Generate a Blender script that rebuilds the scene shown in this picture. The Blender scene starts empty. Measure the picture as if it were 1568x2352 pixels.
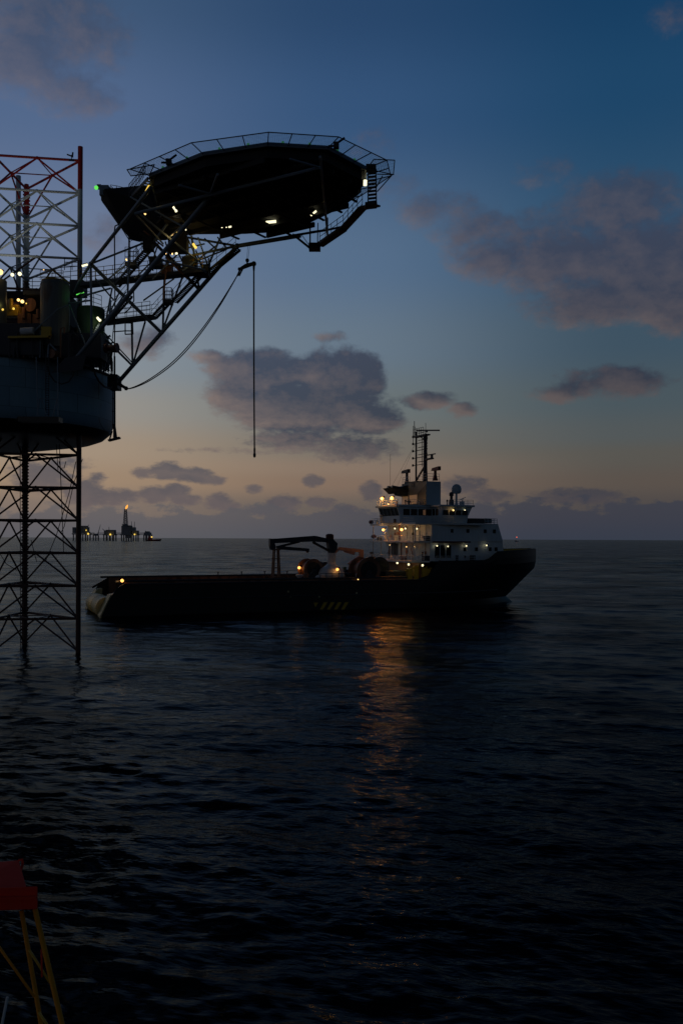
import bpy, bmesh, math, random
import numpy as np
from mathutils import Vector, Matrix
random.seed(7)
C = bpy.context.scene
COL = C.collection
F, CX, HY, ROLL, EYE = 2050.0, 784.0, 1237.0, 0.0045, 14.0   # focal length and horizon in photo units, eye height in m

# ------------------------------------------------------------------ materials
def lin(r, g, b):
    f = lambda c: (c/255/12.92) if c <= 10 else ((c/255+.055)/1.055)**2.4
    return (f(r), f(g), f(b), 1)

def mat(name, col, rough=.55, metal=0., var=.25, scale=1.3, streak=False, bump=0.):
    m = bpy.data.materials.new(name); m.use_nodes = True
    t = m.node_tree; n = t.nodes; b = n['Principled BSDF']
    b.inputs['Roughness'].default_value = rough; b.inputs['Metallic'].default_value = metal
    tc = n.new('ShaderNodeTexCoord'); mp = n.new('ShaderNodeMapping')
    mp.inputs['Scale'].default_value = (1, 1, .18) if streak else (1, 1, 1)
    nz = n.new('ShaderNodeTexNoise'); nz.inputs['Scale'].default_value = scale; nz.inputs['Detail'].default_value = 7
    nz.inputs['Roughness'].default_value = .65
    mx = n.new('ShaderNodeMix'); mx.data_type = 'RGBA'
    mx.inputs['A'].default_value = tuple(c*(1-var) for c in col[:3])+(1,)
    mx.inputs['B'].default_value = tuple(min(1, c*(1+var)) for c in col[:3])+(1,)
    t.links.new(tc.outputs['Object'], mp.inputs['Vector']); t.links.new(mp.outputs[0], nz.inputs['Vector'])
    t.links.new(nz.outputs['Fac'], mx.inputs['Factor']); t.links.new(mx.outputs['Result'], b.inputs['Base Color'])
    if bump:
        bp = n.new('ShaderNodeBump'); bp.inputs['Strength'].default_value = bump; bp.inputs['Distance'].default_value = .05
        t.links.new(nz.outputs['Fac'], bp.inputs['Height']); t.links.new(bp.outputs[0], b.inputs['Normal'])
    return m

def rusty(name, col, rust, amount=.55, scale=.8, rough=.6):
    m = mat(name, col, rough, 0, .2, 2.0, True)
    t = m.node_tree; n = t.nodes; b = n['Principled BSDF']
    src = b.inputs['Base Color'].links[0].from_socket
    tc = n.new('ShaderNodeTexCoord'); mp = n.new('ShaderNodeMapping'); mp.inputs['Scale'].default_value = (1, 1, .3)
    nz = n.new('ShaderNodeTexNoise'); nz.inputs['Scale'].default_value = scale; nz.inputs['Detail'].default_value = 9
    rp = n.new('ShaderNodeValToRGB'); rp.color_ramp.elements[0].position = amount; rp.color_ramp.elements[1].position = amount+.12
    mx = n.new('ShaderNodeMix'); mx.data_type = 'RGBA'; mx.inputs['B'].default_value = rust
    t.links.new(tc.outputs['Object'], mp.inputs[0]); t.links.new(mp.outputs[0], nz.inputs['Vector'])
    t.links.new(nz.outputs['Fac'], rp.inputs[0]); t.links.new(rp.outputs[0], mx.inputs['Factor'])
    t.links.new(src, mx.inputs['A']); t.links.new(mx.outputs['Result'], b.inputs['Base Color'])
    return m

def emit(name, col, strength):
    m = bpy.data.materials.new(name); m.use_nodes = True
    t = m.node_tree; n = t.nodes; b = n['Principled BSDF']
    b.inputs['Base Color'].default_value = (.8, .8, .8, 1)
    b.inputs['Emission Color'].default_value = col; b.inputs['Emission Strength'].default_value = strength
    return m

def banded(name, red, grey, low, z1, z0):
    """leg paint: red above z1, grey between z0 and z1, another colour below (real paint bands)"""
    m = mat(name, red, .5, 0, .2, 1.5, True)
    t = m.node_tree; n = t.nodes; b = n['Principled BSDF']
    ge = n.new('ShaderNodeNewGeometry'); sp = n.new('ShaderNodeSeparateXYZ'); t.links.new(ge.outputs['Position'], sp.inputs[0])
    src = b.inputs['Base Color'].links[0].from_socket
    for z, col in ((z1, grey), (z0, low)):
        c = n.new('ShaderNodeMath'); c.operation = 'LESS_THAN'; c.inputs[1].default_value = z
        t.links.new(sp.outputs['Z'], c.inputs[0])
        mx = n.new('ShaderNodeMix'); mx.data_type = 'RGBA'; mx.inputs['B'].default_value = col
        t.links.new(c.outputs[0], mx.inputs['Factor']); t.links.new(src, mx.inputs['A']); src = mx.outputs['Result']
    t.links.new(src, b.inputs['Base Color'])
    return m

def seams(m, w_=3.0, h_=2.2):
    """welded plate joints: thin darker lines between big plates"""
    t = m.node_tree; n = t.nodes; b = n['Principled BSDF']; src = b.inputs['Base Color'].links[0].from_socket
    tc = n.new('ShaderNodeTexCoord'); sp = n.new('ShaderNodeSeparateXYZ'); cb = n.new('ShaderNodeCombineXYZ'); br = n.new('ShaderNodeTexBrick')
    t.links.new(tc.outputs['Object'], sp.inputs[0]); t.links.new(sp.outputs['X'], cb.inputs[0]); t.links.new(sp.outputs['Z'], cb.inputs[1]); t.links.new(cb.outputs[0], br.inputs['Vector'])
    br.inputs['Color1'].default_value = (1, 1, 1, 1); br.inputs['Color2'].default_value = (.80, .82, .84, 1); br.inputs['Mortar'].default_value = (.45, .45, .45, 1)
    br.inputs['Scale'].default_value = 1; br.inputs['Mortar Size'].default_value = .03; br.inputs['Brick Width'].default_value = w_; br.inputs['Row Height'].default_value = h_
    mx = n.new('ShaderNodeMix'); mx.data_type = 'RGBA'; mx.blend_type = 'MULTIPLY'; mx.inputs['Factor'].default_value = 1
    t.links.new(src, mx.inputs['A']); t.links.new(br.outputs['Color'], mx.inputs['B']); t.links.new(mx.outputs['Result'], b.inputs['Base Color'])
    return m

M = dict(
    black=seams(mat('black_hull_paint', (.012, .016, .017), .42, 0, .3, .6, True), 5.0, 1.8),
    maroon=mat('maroon_paint', (.10, .016, .013), .6, 0, .2),
    dark=mat('dark_steel', (.035, .042, .055), .6, 0, .3, 1.5, True),
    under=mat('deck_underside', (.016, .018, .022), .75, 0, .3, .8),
    rigblue=seams(rusty('blue_grey_plating', (.27, .45, .56, 1), (.15, .13, .12, 1), .66, .35, .6)),
    truss=mat('blue_grey_tube', (.20, .27, .34), .5, 0, .25, 1.2),
    leg=banded('leg_paint', (.50, .022, .02), (.60, .68, .70, 1), (.075, .028, .025, 1), 56.2, 47.6),
    white=rusty('white_ship_paint', (.70, .77, .81, 1), (.30, .20, .13, 1), .68, .45),
    whiteclean=mat('white_trim_paint', (.72, .74, .74), .45, 0, .1),
    cream=rusty('cream_paint', (.62, .54, .28, 1), (.25, .14, .06, 1), .68, .6),
    yellow=mat('yellow_paint', (.62, .40, .03), .5, 0, .2),
    orange=mat('orange_paint', (.92, .33, .012), .8, 0, .25, 2.5),
    pink=mat('crane_orange_paint', (.60, .30, .20), .5, 0, .2),
    red=mat('red_paint', (.92, .045, .018), .85, 0, .25, 2.0),
    rust=rusty('rusty_brown_plate', (.30, .14, .08, 1), (.15, .06, .03, 1), .5, .6),
    timber=mat('deck_timber', (.10, .07, .05), .8, 0, .3, 1.0),
    glass=mat('dark_window_glass', (.01, .013, .016), .08, 0, .1),
    green=mat('green_paint', (.03, .09, .04), .5, 0, .25),
    silo=rusty('silo_paint', (.13, .16, .17, 1), (.10, .06, .03, 1), .62, .6),
    rope=mat('rubber_hose', (.035, .03, .032), .6, 0, .2, 4.0),
    net=mat('net_wire', (.12, .14, .16), .5, .3, .1),
    tarp=mat('dark_tarpaulin', (.045, .05, .05), .8, 0, .4, 1.5, False, .6),
    farsteel=mat('distant_steel', (.30, .31, .33), .7, 0, .25, .05),
    farred=mat('distant_red_hull', (.30, .05, .04), .6, 0, .2, .1),
    bluep=mat('blue_white_paint', (.50, .62, .68), .5, 0, .12, .6, True),
    dome=mat('radome_shell', (.55, .62, .66), .4, 0, .08),
    e_orange=emit('sodium_lamp_glow', (1, .40, .085, 1), 2.6),
    e_small=emit('small_warm_lamp_glow', (1, .62, .22, 1), 2.0),
    e_white=emit('white_lamp_glow', (1, .86, .48, 1), 1.7),
    e_tube=emit('fluorescent_tube_glow', (1, .92, .58, 1), 1.5),
    e_yellow=emit('yellow_tube_glow', (1, .66, .10, 1), 1.1),
    e_green=emit('green_light_glow', (.16, 1, .12, 1), .8),
    e_red=emit('red_light_glow', (1, .16, .08, 1), .9),
    e_flame=emit('gas_flame_glow', (1, .42, .06, 1), 1.2),
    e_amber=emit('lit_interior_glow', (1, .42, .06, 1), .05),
)

# ------------------------------------------------------------------ projection helpers (photo point -> ray)
def ray(x, y):
    u, v = x-CX, HY-y
    u2, v2 = u - ROLL*v, v + ROLL*u
    return Vector((u2/F, 1.0, v2/F))
def P(x, y, Z):
    return Vector((0, 0, EYE)) + ray(x, y)*Z
def PH(x, y, h):
    d = ray(x, y); return Vector((0, 0, EYE)) + d*((h-EYE)/d.z)

# ------------------------------------------------------------------ mesh builder
class MB:
    def __init__(s): s.v = []; s.f = []
    def add(s, vs, fs):
        o = len(s.v); s.v += [Vector(p) for p in vs]; s.f += [[i+o for i in f] for f in fs]; return s
    def hexa(s, p):
        return s.add(p, [(0, 3, 2, 1), (4, 5, 6, 7), (0, 1, 5, 4), (1, 2, 6, 5), (2, 3, 7, 6), (3, 0, 4, 7)])
    def box(s, x0, x1, y0, y1, z0, z1):
        return s.hexa([(x0, y0, z0), (x1, y0, z0), (x1, y1, z0), (x0, y1, z0), (x0, y0, z1), (x1, y0, z1), (x1, y1, z1), (x0, y1, z1)])
    def bar(s, a, b, w, h, up=(0, 0, 1)):
        a, b = Vector(a), Vector(b); d = (b-a).normalized(); up = Vector(up)
        if abs(d.dot(up)) > .98: up = Vector((1, 0, 0))
        r = d.cross(up).normalized(); u = r.cross(d).normalized(); r *= w/2; u *= h/2
        return s.hexa([a-r-u, a+r-u, b+r-u, b-r-u, a-r+u, a+r+u, b+r+u, b-r+u])
    def tube(s, a, b, r, n=8, r2=None, cap=True):
        a, b = Vector(a), Vector(b); d = b-a
        if d.length < 1e-6: return s
        d.normalize(); up = Vector((0, 0, 1)) if abs(d.z) < .95 else Vector((1, 0, 0))
        e1 = d.cross(up).normalized(); e2 = d.cross(e1); r2 = r if r2 is None else r2
        vs = []
        for c, rr in ((a, r), (b, r2)):
            vs += [c + (e1*math.cos(2*math.pi*i/n) + e2*math.sin(2*math.pi*i/n))*rr for i in range(n)]
        fs = [(i, (i+1) % n, n+(i+1) % n, n+i) for i in range(n)]
        if cap: fs += [tuple(range(n-1, -1, -1)), tuple(range(n, 2*n))]
        return s.add(vs, fs)
    def path(s, pts, r, n=6):
        """one continuous tube through the points"""
        pts = [Vector(p) for p in pts]; vs = []; fs = []; e1 = None
        for i, p in enumerate(pts):
            d = (pts[min(i+1, len(pts)-1)] - pts[max(i-1, 0)]).normalized()
            if e1 is None:
                up = Vector((0, 0, 1)) if abs(d.z) < .9 else Vector((1, 0, 0)); e1 = d.cross(up).normalized()
            e1 = (e1 - d*e1.dot(d)).normalized(); e2 = d.cross(e1)
            vs += [p + (e1*math.cos(2*math.pi*k/n) + e2*math.sin(2*math.pi*k/n))*r for k in range(n)]
        for i in range(len(pts)-1):
            for k in range(n):
                fs.append((i*n+k, i*n+(k+1) % n, (i+1)*n+(k+1) % n, (i+1)*n+k))
        fs += [tuple(range(n-1, -1, -1)), tuple((len(pts)-1)*n+k for k in range(n))]
        return s.add(vs, fs)
    def lathe(s, c, prof, n=20, axis=None):
        """profile [(r,z)] spun about the axis through c"""
        c = Vector(c); az = Vector(axis or (0, 0, 1)).normalized()
        up = Vector((0, 0, 1)) if abs(az.z) < .9 else Vector((1, 0, 0))
        ax = az.cross(up).normalized(); ay = az.cross(ax); vs = []; fs = []
        for r, z in prof:
            vs += [c + az*z + (ax*math.cos(2*math.pi*k/n) + ay*math.sin(2*math.pi*k/n))*max(r, 1e-4) for k in range(n)]
        for i in range(len(prof)-1):
            for k in range(n):
                fs.append((i*n+k, i*n+(k+1) % n, (i+1)*n+(k+1) % n, (i+1)*n+k))
        fs += [tuple(range(n-1, -1, -1)), tuple((len(prof)-1)*n+k for k in range(n))]
        return s.add(vs, fs)
    def ball(s, c, r, n=12):
        return s.lathe(c, [(r*math.sin(math.pi*i/8), -r*math.cos(math.pi*i/8)) for i in range(9)], n)
    def prism(s, poly, off):
        """polygon (3-D points, planar) extruded by the vector off"""
        n = len(poly); poly = [Vector(p) for p in poly]; off = Vector(off)
        return s.add(poly + [p+off for p in poly], [tuple(range(n-1, -1, -1)), tuple(range(n, 2*n))] + [(i, (i+1) % n, n+(i+1) % n, n+i) for i in range(n)])
    def rail(s, pts, h=1.05, r=.035, step=1.6, rows=3):
        pts = [Vector(p) for p in pts]
        for a, b in zip(pts, pts[1:]):
            for k in range(1, rows+1):
                z = Vector((0, 0, h*k/rows)); s.tube(a+z, b+z, r, 5)
            n = max(1, round((b-a).length/step))
            for i in range(n+1):
                p = a.lerp(b, i/n); s.tube(p, p+Vector((0, 0, h)), r, 5)
        return s
    def hull(s, pts):
        bm = bmesh.new()
        for p in pts: bm.verts.new(p)
        bmesh.ops.convex_hull(bm, input=bm.verts)
        bm.verts.ensure_lookup_table(); bm.verts.index_update()
        s.add([v.co.copy() for v in bm.verts], [[v.index for v in f.verts] for f in bm.faces]); bm.free(); return s
    def build(s, name, m, parent=None, world=True, smooth=False, bevel=0):
        me = bpy.data.meshes.new(name)
        vs = s.v
        if parent is not None and world:
            inv = W(parent).inverted(); vs = [inv @ p for p in vs]
        me.from_pydata([tuple(p) for p in vs], [], s.f); me.update()
        bm = bmesh.new(); bm.from_mesh(me); bmesh.ops.recalc_face_normals(bm, faces=bm.faces); bm.to_mesh(me); bm.free()
        if smooth:
            me.polygons.foreach_set('use_smooth', [True]*len(me.polygons))
        me.materials.append(m if not isinstance(m, str) else M[m])
        o = bpy.data.objects.new(name, me); COL.objects.link(o)
        if parent is not None: o.parent = parent
        if bevel:
            b = o.modifiers.new('bevel', 'BEVEL'); b.width = bevel; b.segments = 2; b.limit_method = 'ANGLE'
        return o
def W(o):
    m = Matrix.Identity(4)
    while o is not None:
        m = Matrix.LocRotScale(o.location, o.rotation_euler, o.scale) @ m; o = o.parent
    return m
def tag(o, label=None, cat=None, group=None, kind=None):
    if label: o['label'] = label
    if cat: o['category'] = cat
    if group: o['group'] = group
    if kind: o['kind'] = kind
    return o
def thing(name, loc, label, cat, rz=0, group=None):
    e = bpy.data.objects.new(name, None); COL.objects.link(e); e.location = loc; e.rotation_euler = (0, 0, rz)
    e.empty_display_size = .5
    return tag(e, label, cat, group)
def lamp_light(loc, parent, watts, col, radius=.25, spot=None, aim=None):
    d = bpy.data.lights.new('lamp_light', 'SPOT' if spot else 'POINT'); d.energy = watts; d.color = col[:3]; d.shadow_soft_size = radius
    o = bpy.data.objects.new('lamp_light', d); COL.objects.link(o); o.parent = parent
    o.location = W(parent).inverted() @ Vector(loc)
    if spot:
        d.spot_size = spot; d.spot_blend = .6
        q = (W(parent).to_3x3().inverted() @ Vector(aim)).to_track_quat('-Z', 'Y'); o.rotation_euler = q.to_euler()
    return o

# ------------------------------------------------------------------ camera
cam = bpy.data.cameras.new('camera'); co = bpy.data.objects.new('camera', cam); COL.objects.link(co)
cam.sensor_width = 36; cam.lens = F/2352*36; cam.shift_y = (HY-1176)/2352
cam.clip_start = .5; cam.clip_end = 200000
co.matrix_world = Matrix.Translation((0, 0, EYE)) @ Matrix.Rotation(math.pi/2, 4, 'X') @ Matrix.Rotation(ROLL, 4, 'Z')
C.camera = co

# ------------------------------------------------------------------ sky (world)
w = bpy.data.worlds.new('World'); C.world = w; w.use_nodes = True
T = w.node_tree; T.nodes.clear()
def NM(tree):
    def sock(x, s):
        if isinstance(x, (int, float)): s.default_value = x
        elif isinstance(x, (tuple, list)): s.default_value = tuple(x)
        else: tree.links.new(x, s)
    def m(op, a, b=None, c=None, clamp=False):
        n = tree.nodes.new('ShaderNodeMath'); n.operation = op; n.use_clamp = clamp
        for i, x in enumerate((a, b, c)):
            if x is not None: sock(x, n.inputs[i])
        return n.outputs[0]
    def vm(op, a, b=None, out=0):
        n = tree.nodes.new('ShaderNodeVectorMath'); n.operation = op
        sock(a, n.inputs[0])
        if b is not None: sock(b, n.inputs[1])
        return n.outputs[out]
    def ss(x, lo, hi, a=0., b=1.):
        n = tree.nodes.new('ShaderNodeMapRange'); n.interpolation_type = 'SMOOTHSTEP'
        sock(x, n.inputs[0])
        for i, q in enumerate((lo, hi, a, b)): sock(q, n.inputs[1+i])
        return n.outputs[0]
    def mix(f, a, b):
        n = tree.nodes.new('ShaderNodeMix'); n.data_type = 'RGBA'
        sock(f, n.inputs['Factor']); sock(a, n.inputs['A']); sock(b, n.inputs['B']); return n.outputs['Result']
    def noise(v, scale, detail=6, rough=.55, out='Fac'):
        n = tree.nodes.new('ShaderNodeTexNoise'); sock(v, n.inputs['Vector'])
        n.inputs['Scale'].default_value = scale; n.inputs['Detail'].default_value = detail; n.inputs['Roughness'].default_value = rough
        return n.outputs[out]
    def xyz(x, y, z):
        n = tree.nodes.new('ShaderNodeCombineXYZ'); sock(x, n.inputs[0]); sock(y, n.inputs[1]); sock(z, n.inputs[2]); return n.outputs[0]
    def ramp(x, stops):
        n = tree.nodes.new('ShaderNodeValToRGB'); sock(x, n.inputs[0]); e = n.color_ramp.elements
        n.color_ramp.interpolation = 'EASE'
        while len(e) < len(stops): e.new(.5)
        for k, (p, c) in zip(e, stops): k.position = p; k.color = c
        return n.outputs[0]
    return m, vm, ss, mix, noise, xyz, ramp
def angles(x, y):
    d = ray(x, y).normalized(); return math.degrees(math.atan2(d.x, d.y)), math.degrees(math.asin(d.z))

# clouds: centre and radii in photo units, strength; turned into azimuth and elevation on the sky
BLOBS = [
    (1420, 470, 180, 90, 1.15), (1500, 600, 240, 125, 1.35), (1290, 600, 190, 90, 1.2), (1140, 590, 120, 75, 1.05), (1010, 480, 130, 50, .8), (1390, 690, 210, 65, 1.1), (1560, 690, 150, 85, 1.2), (1090, 530, 120, 55, .9), (1240, 530, 120, 60, .8),
    (775, 868, 118, 72, 1.4), (600, 862, 130, 66, 1.15), (700, 935, 205, 66, 1.35), (845, 962, 90, 40, 1.1), (555, 905, 90, 50, 1.0), (680, 1012, 120, 32, .8), (810, 1030, 110, 36, .75), (470, 820, 60, 18, .6),
    (985, 918, 70, 22, .8), (1060, 940, 38, 20, .75), (1400, 880, 150, 42, .75), (1270, 905, 70, 22, .6), (760, 775, 40, 14, .45),
    (385, 1080, 45, 24, 1.1), (440, 1092, 50, 20, 1.05), (485, 1104, 42, 13, .9), (335, 1086, 40, 15, .8), (355, 1136, 45, 24, 1.05), (405, 1128, 36, 22, 1.1), (425, 1147, 42, 15, .9), (300, 1138, 45, 18, .8), (500, 1152, 36, 22, 1.0), (525, 1165, 30, 14, .9), (582, 1122, 24, 13, .9), (718, 1105, 28, 16, 1.0), (850, 1128, 30, 26, 1.0), (655, 1156, 44, 22, 1.0), (735, 1155, 38, 16, .95), (600, 1172, 40, 14, .8), (790, 1172, 40, 16, .8),
    (195, 1132, 55, 38, 1.05), (252, 1142, 45, 26, .95), (100, 1095, 90, 42, .95), (150, 1062, 70, 18, .7), (1062, 1115, 62, 24, .85), (1120, 1138, 60, 18, .8), (1330, 1140, 120, 22, .9), (225, 1095, 30, 12, .7), (560, 1036, 200, 8, .4),
    (110, 50, 210, 130, 1.05), (50, 140, 140, 90, 1.1), (150, 210, 140, 70, .95), (215, 90, 110, 90, .85), (240, 540, 75, 55, .55), (335, 785, 70, 42, .62), (860, 335, 55, 45, .5), (900, 430, 60, 40, .5), (1240, 400, 80, 40, .5), (1540, 40, 60, 50, .5),
]
g = bpy.data.node_groups.new('cloud_field', 'ShaderNodeTree')
g.interface.new_socket('Vector', in_out='INPUT', socket_type='NodeSocketVector')
g.interface.new_socket('Value', in_out='OUTPUT', socket_type='NodeSocketFloat')
gi = g.nodes.new('NodeGroupInput'); go = g.nodes.new('NodeGroupOutput')
m, vm, ss, mix, noise, xyz, ramp = NM(g)
wn = noise(gi.outputs[0], .30, 4, .6, 'Color')
wv = vm('MULTIPLY', vm('SUBTRACT', wn, (.5, .5, .5)), (1.5, .8, 0))
sp = g.nodes.new('ShaderNodeSeparateXYZ'); g.links.new(gi.outputs[0], sp.inputs[0])
low = ss(sp.outputs[1], 5., 11., .35, 1.)
sc_ = g.nodes.new('ShaderNodeVectorMath'); sc_.operation = 'SCALE'; g.links.new(wv, sc_.inputs[0]); g.links.new(low, sc_.inputs['Scale'])
pw = vm('ADD', gi.outputs[0], sc_.outputs[0])
B = None
for (x, y, rx, ry, wt) in BLOBS:
    a, e = angles(x, y); a1, _ = angles(x+rx, y); _, e1 = angles(x, y-ry)
    ra, re = abs(a1-a)*1.12, abs(e1-e)*1.12
    d = vm('LENGTH', vm('MULTIPLY', vm('SUBTRACT', pw, (a, e, 0)), (1/ra, 1/re, 0)), None, 1)
    q = m('MULTIPLY', m('SUBTRACT', 1., m('MULTIPLY', d, d)), wt)
    B = q if B is None else m('SMOOTH_MAX', B, q, .25)
B = m('MAXIMUM', B, -1.2)
n1 = noise(vm('MULTIPLY', pw, (.85, 1.2, 1)), .62, 10, .62); n2 = noise(vm('MULTIPLY', gi.outputs[0], (.75, 1.6, 1)), 1.7, 8, .62)
nn = m('ADD', m('MULTIPLY', n1, low), m('MULTIPLY', n2, m('SUBTRACT', 1., low)))
raw = m('ADD', B, m('MULTIPLY', m('SUBTRACT', nn, .5), m('ADD', 2.5, m('MULTIPLY', low, -.75))))
g.links.new(raw, go.inputs[0])

m, vm, ss, mix, noise, xyz, ramp = NM(T)
tc = T.nodes.new('ShaderNodeTexCoord'); sp = T.nodes.new('ShaderNodeSeparateXYZ'); T.links.new(tc.outputs['Generated'], sp.inputs[0])
az = m('MULTIPLY', m('ARCTAN2', sp.outputs[0], sp.outputs[1]), 57.29578)
el = m('MULTIPLY', m('ARCSINE', sp.outputs[2]), 57.29578)
dirv = xyz(az, el, 0)
eN = m('DIVIDE', el, 40., None, True)
def stops(rows):   # (photo y, rgb) at the centre column
    r = [(max(0, min(1, math.degrees(math.atan((HY-y)/F))/40)), lin(*c)) for y, c in rows]
    return sorted(r, key=lambda s: s[0])
left = ramp(eN, stops([(1237, (98, 96, 98)), (1170, (122, 110, 103)), (1110, (152, 130, 110)), (1040, (157, 139, 121)), (950, (147, 143, 137)), (850, (132, 141, 149)), (600, (106, 120, 147)), (300, (80, 102, 137)), (0, (60, 85, 117)), (-500, (20, 38, 62))]))
cent = ramp(eN, stops([(1237, (82, 83, 87)), (1170, (96, 90, 87)), (1110, (124, 105, 93)), (1075, (129, 112, 100)), (1030, (113, 108, 101)), (930, (103, 112, 114)), (800, (99, 116, 132)), (600, (84, 108, 136)), (250, (50, 81, 119)), (0, (38, 68, 104)), (-500, (12, 30, 54))]))
righ = ramp(eN, stops([(1237, (62, 66, 75)), (1170, (72, 70, 72)), (1110, (85, 78, 74)), (1050, (83, 82, 79)), (1005, (77, 84, 87)), (930, (69, 83, 91)), (800, (58, 79, 95)), (550, (43, 78, 107)), (250, (25, 67, 102)), (0, (17, 59, 95)), (-500, (6, 24, 46))]))
sky = mix(ss(az, -17., 1.), left, mix(ss(az, -1., 18.), cent, righ))
gr = T.nodes.new('ShaderNodeGroup'); gr.node_tree = g; T.links.new(dirv, gr.inputs[0])
gl = T.nodes.new('ShaderNodeGroup'); gl.node_tree = g; T.links.new(vm('ADD', dirv, (-.75, -.55, 0)), gl.inputs[0])
raw, rawl = gr.outputs[0], gl.outputs[0]
above = ss(el, 10., 17.)
dens = m('MULTIPLY', ss(raw, .02, m('ADD', m('SUBTRACT', .80, m('MULTIPLY', ss(el, 3.6, 7.5), .16)), m('MULTIPLY', above, .42))), ss(el, .3, 1.2))
lit = m('ADD', .20, m('MULTIPLY', m('SUBTRACT', raw, rawl), .85), None, True)
thick = ss(raw, .35, 1.5)
lit = m('MULTIPLY', lit, m('SUBTRACT', 1., m('MULTIPLY', thick, .35)))
azr = ss(az, -12., 15.)
cl = mix(azr, lin(132, 114, 107), lin(90, 80, 80)); cd = mix(azr, lin(48, 60, 80), lin(36, 43, 58))
elh = ss(el, 3., 20.)
cl = mix(m('MULTIPLY', elh, .55), cl, lin(108, 98, 102)); cd = mix(m('MULTIPLY', elh, .5), cd, lin(74, 76, 96))
hi_ = ss(el, 3.6, 7.5)
ccol = mix(hi_, mix(m('MULTIPLY', lit, .25), mix(azr, lin(80, 80, 90), lin(56, 60, 72)), cl), mix(lit, cd, cl))
dens = m('MULTIPLY', dens, ss(el, 17., 24., 1., .72))
sky = mix(m('MULTIPLY', dens, m('SUBTRACT', .92, m('MULTIPLY', above, .08))), sky, ccol)
# low bank of cloud along the horizon
bn = noise(vm('MULTIPLY', dirv, (.55, 1.0, 1)), .85, 8, .6)
btop = m('ADD', ss(az, -14., 12., 1.85, 2.5), m('MULTIPLY', m('SUBTRACT', bn, .5), 4.2))
bank = ss(m('SUBTRACT', btop, el), 0., .5)
bcol = mix(ss(az, -16., 14.), lin(90, 91, 97), lin(52, 59, 73))
sky = mix(m('MULTIPLY', bank, .86), sky, bcol)
# away from the sunset the dusk sky is much darker
aza = m('ABSOLUTE', az)
dim = m('MULTIPLY', ss(aza, 24., 105., 1., .34), ss(el, 32., 62., 1., .28))
dim = m('MULTIPLY', dim, ss(el, -3., -.02, .12, 1.))
ns = T.nodes.new('ShaderNodeTexSky'); ns.sky_type = 'NISHITA'; ns.sun_disc = False
SUN_EL, SUN_AZ = math.radians(-3.0), math.radians(-34)
ns.sun_elevation = SUN_EL; ns.sun_rotation = SUN_AZ; ns.altitude = 10
bg = T.nodes.new('ShaderNodeBackground'); bg2 = T.nodes.new('ShaderNodeBackground'); ad = T.nodes.new('ShaderNodeAddShader'); out = T.nodes.new('ShaderNodeOutputWorld')
T.links.new(sky, bg.inputs[0]); T.links.new(dim, bg.inputs[1])
T.links.new(ns.outputs[0], bg2.inputs[0]); bg2.inputs[1].default_value = .05
T.links.new(bg.outputs[0], ad.inputs[0]); T.links.new(bg2.outputs[0], ad.inputs[1]); T.links.new(ad.outputs[0], out.inputs[0])
w.cycles.sampling_method = 'MANUAL'; w.cycles.sample_map_resolution = 512

# last glow of the sun: already down, so a very weak, very wide sun lamp low in the left
sl = bpy.data.lights.new('sun', 'SUN'); sl.energy = .02; sl.angle = math.radians(25); sl.color = (1, .72, .5)
so = bpy.data.objects.new('sun', sl); COL.objects.link(so)
sd = Vector((math.sin(SUN_AZ), math.cos(SUN_AZ), math.tan(math.radians(4))))
so.rotation_euler = (-sd).to_track_quat('-Z', 'Y').to_euler()

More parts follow.
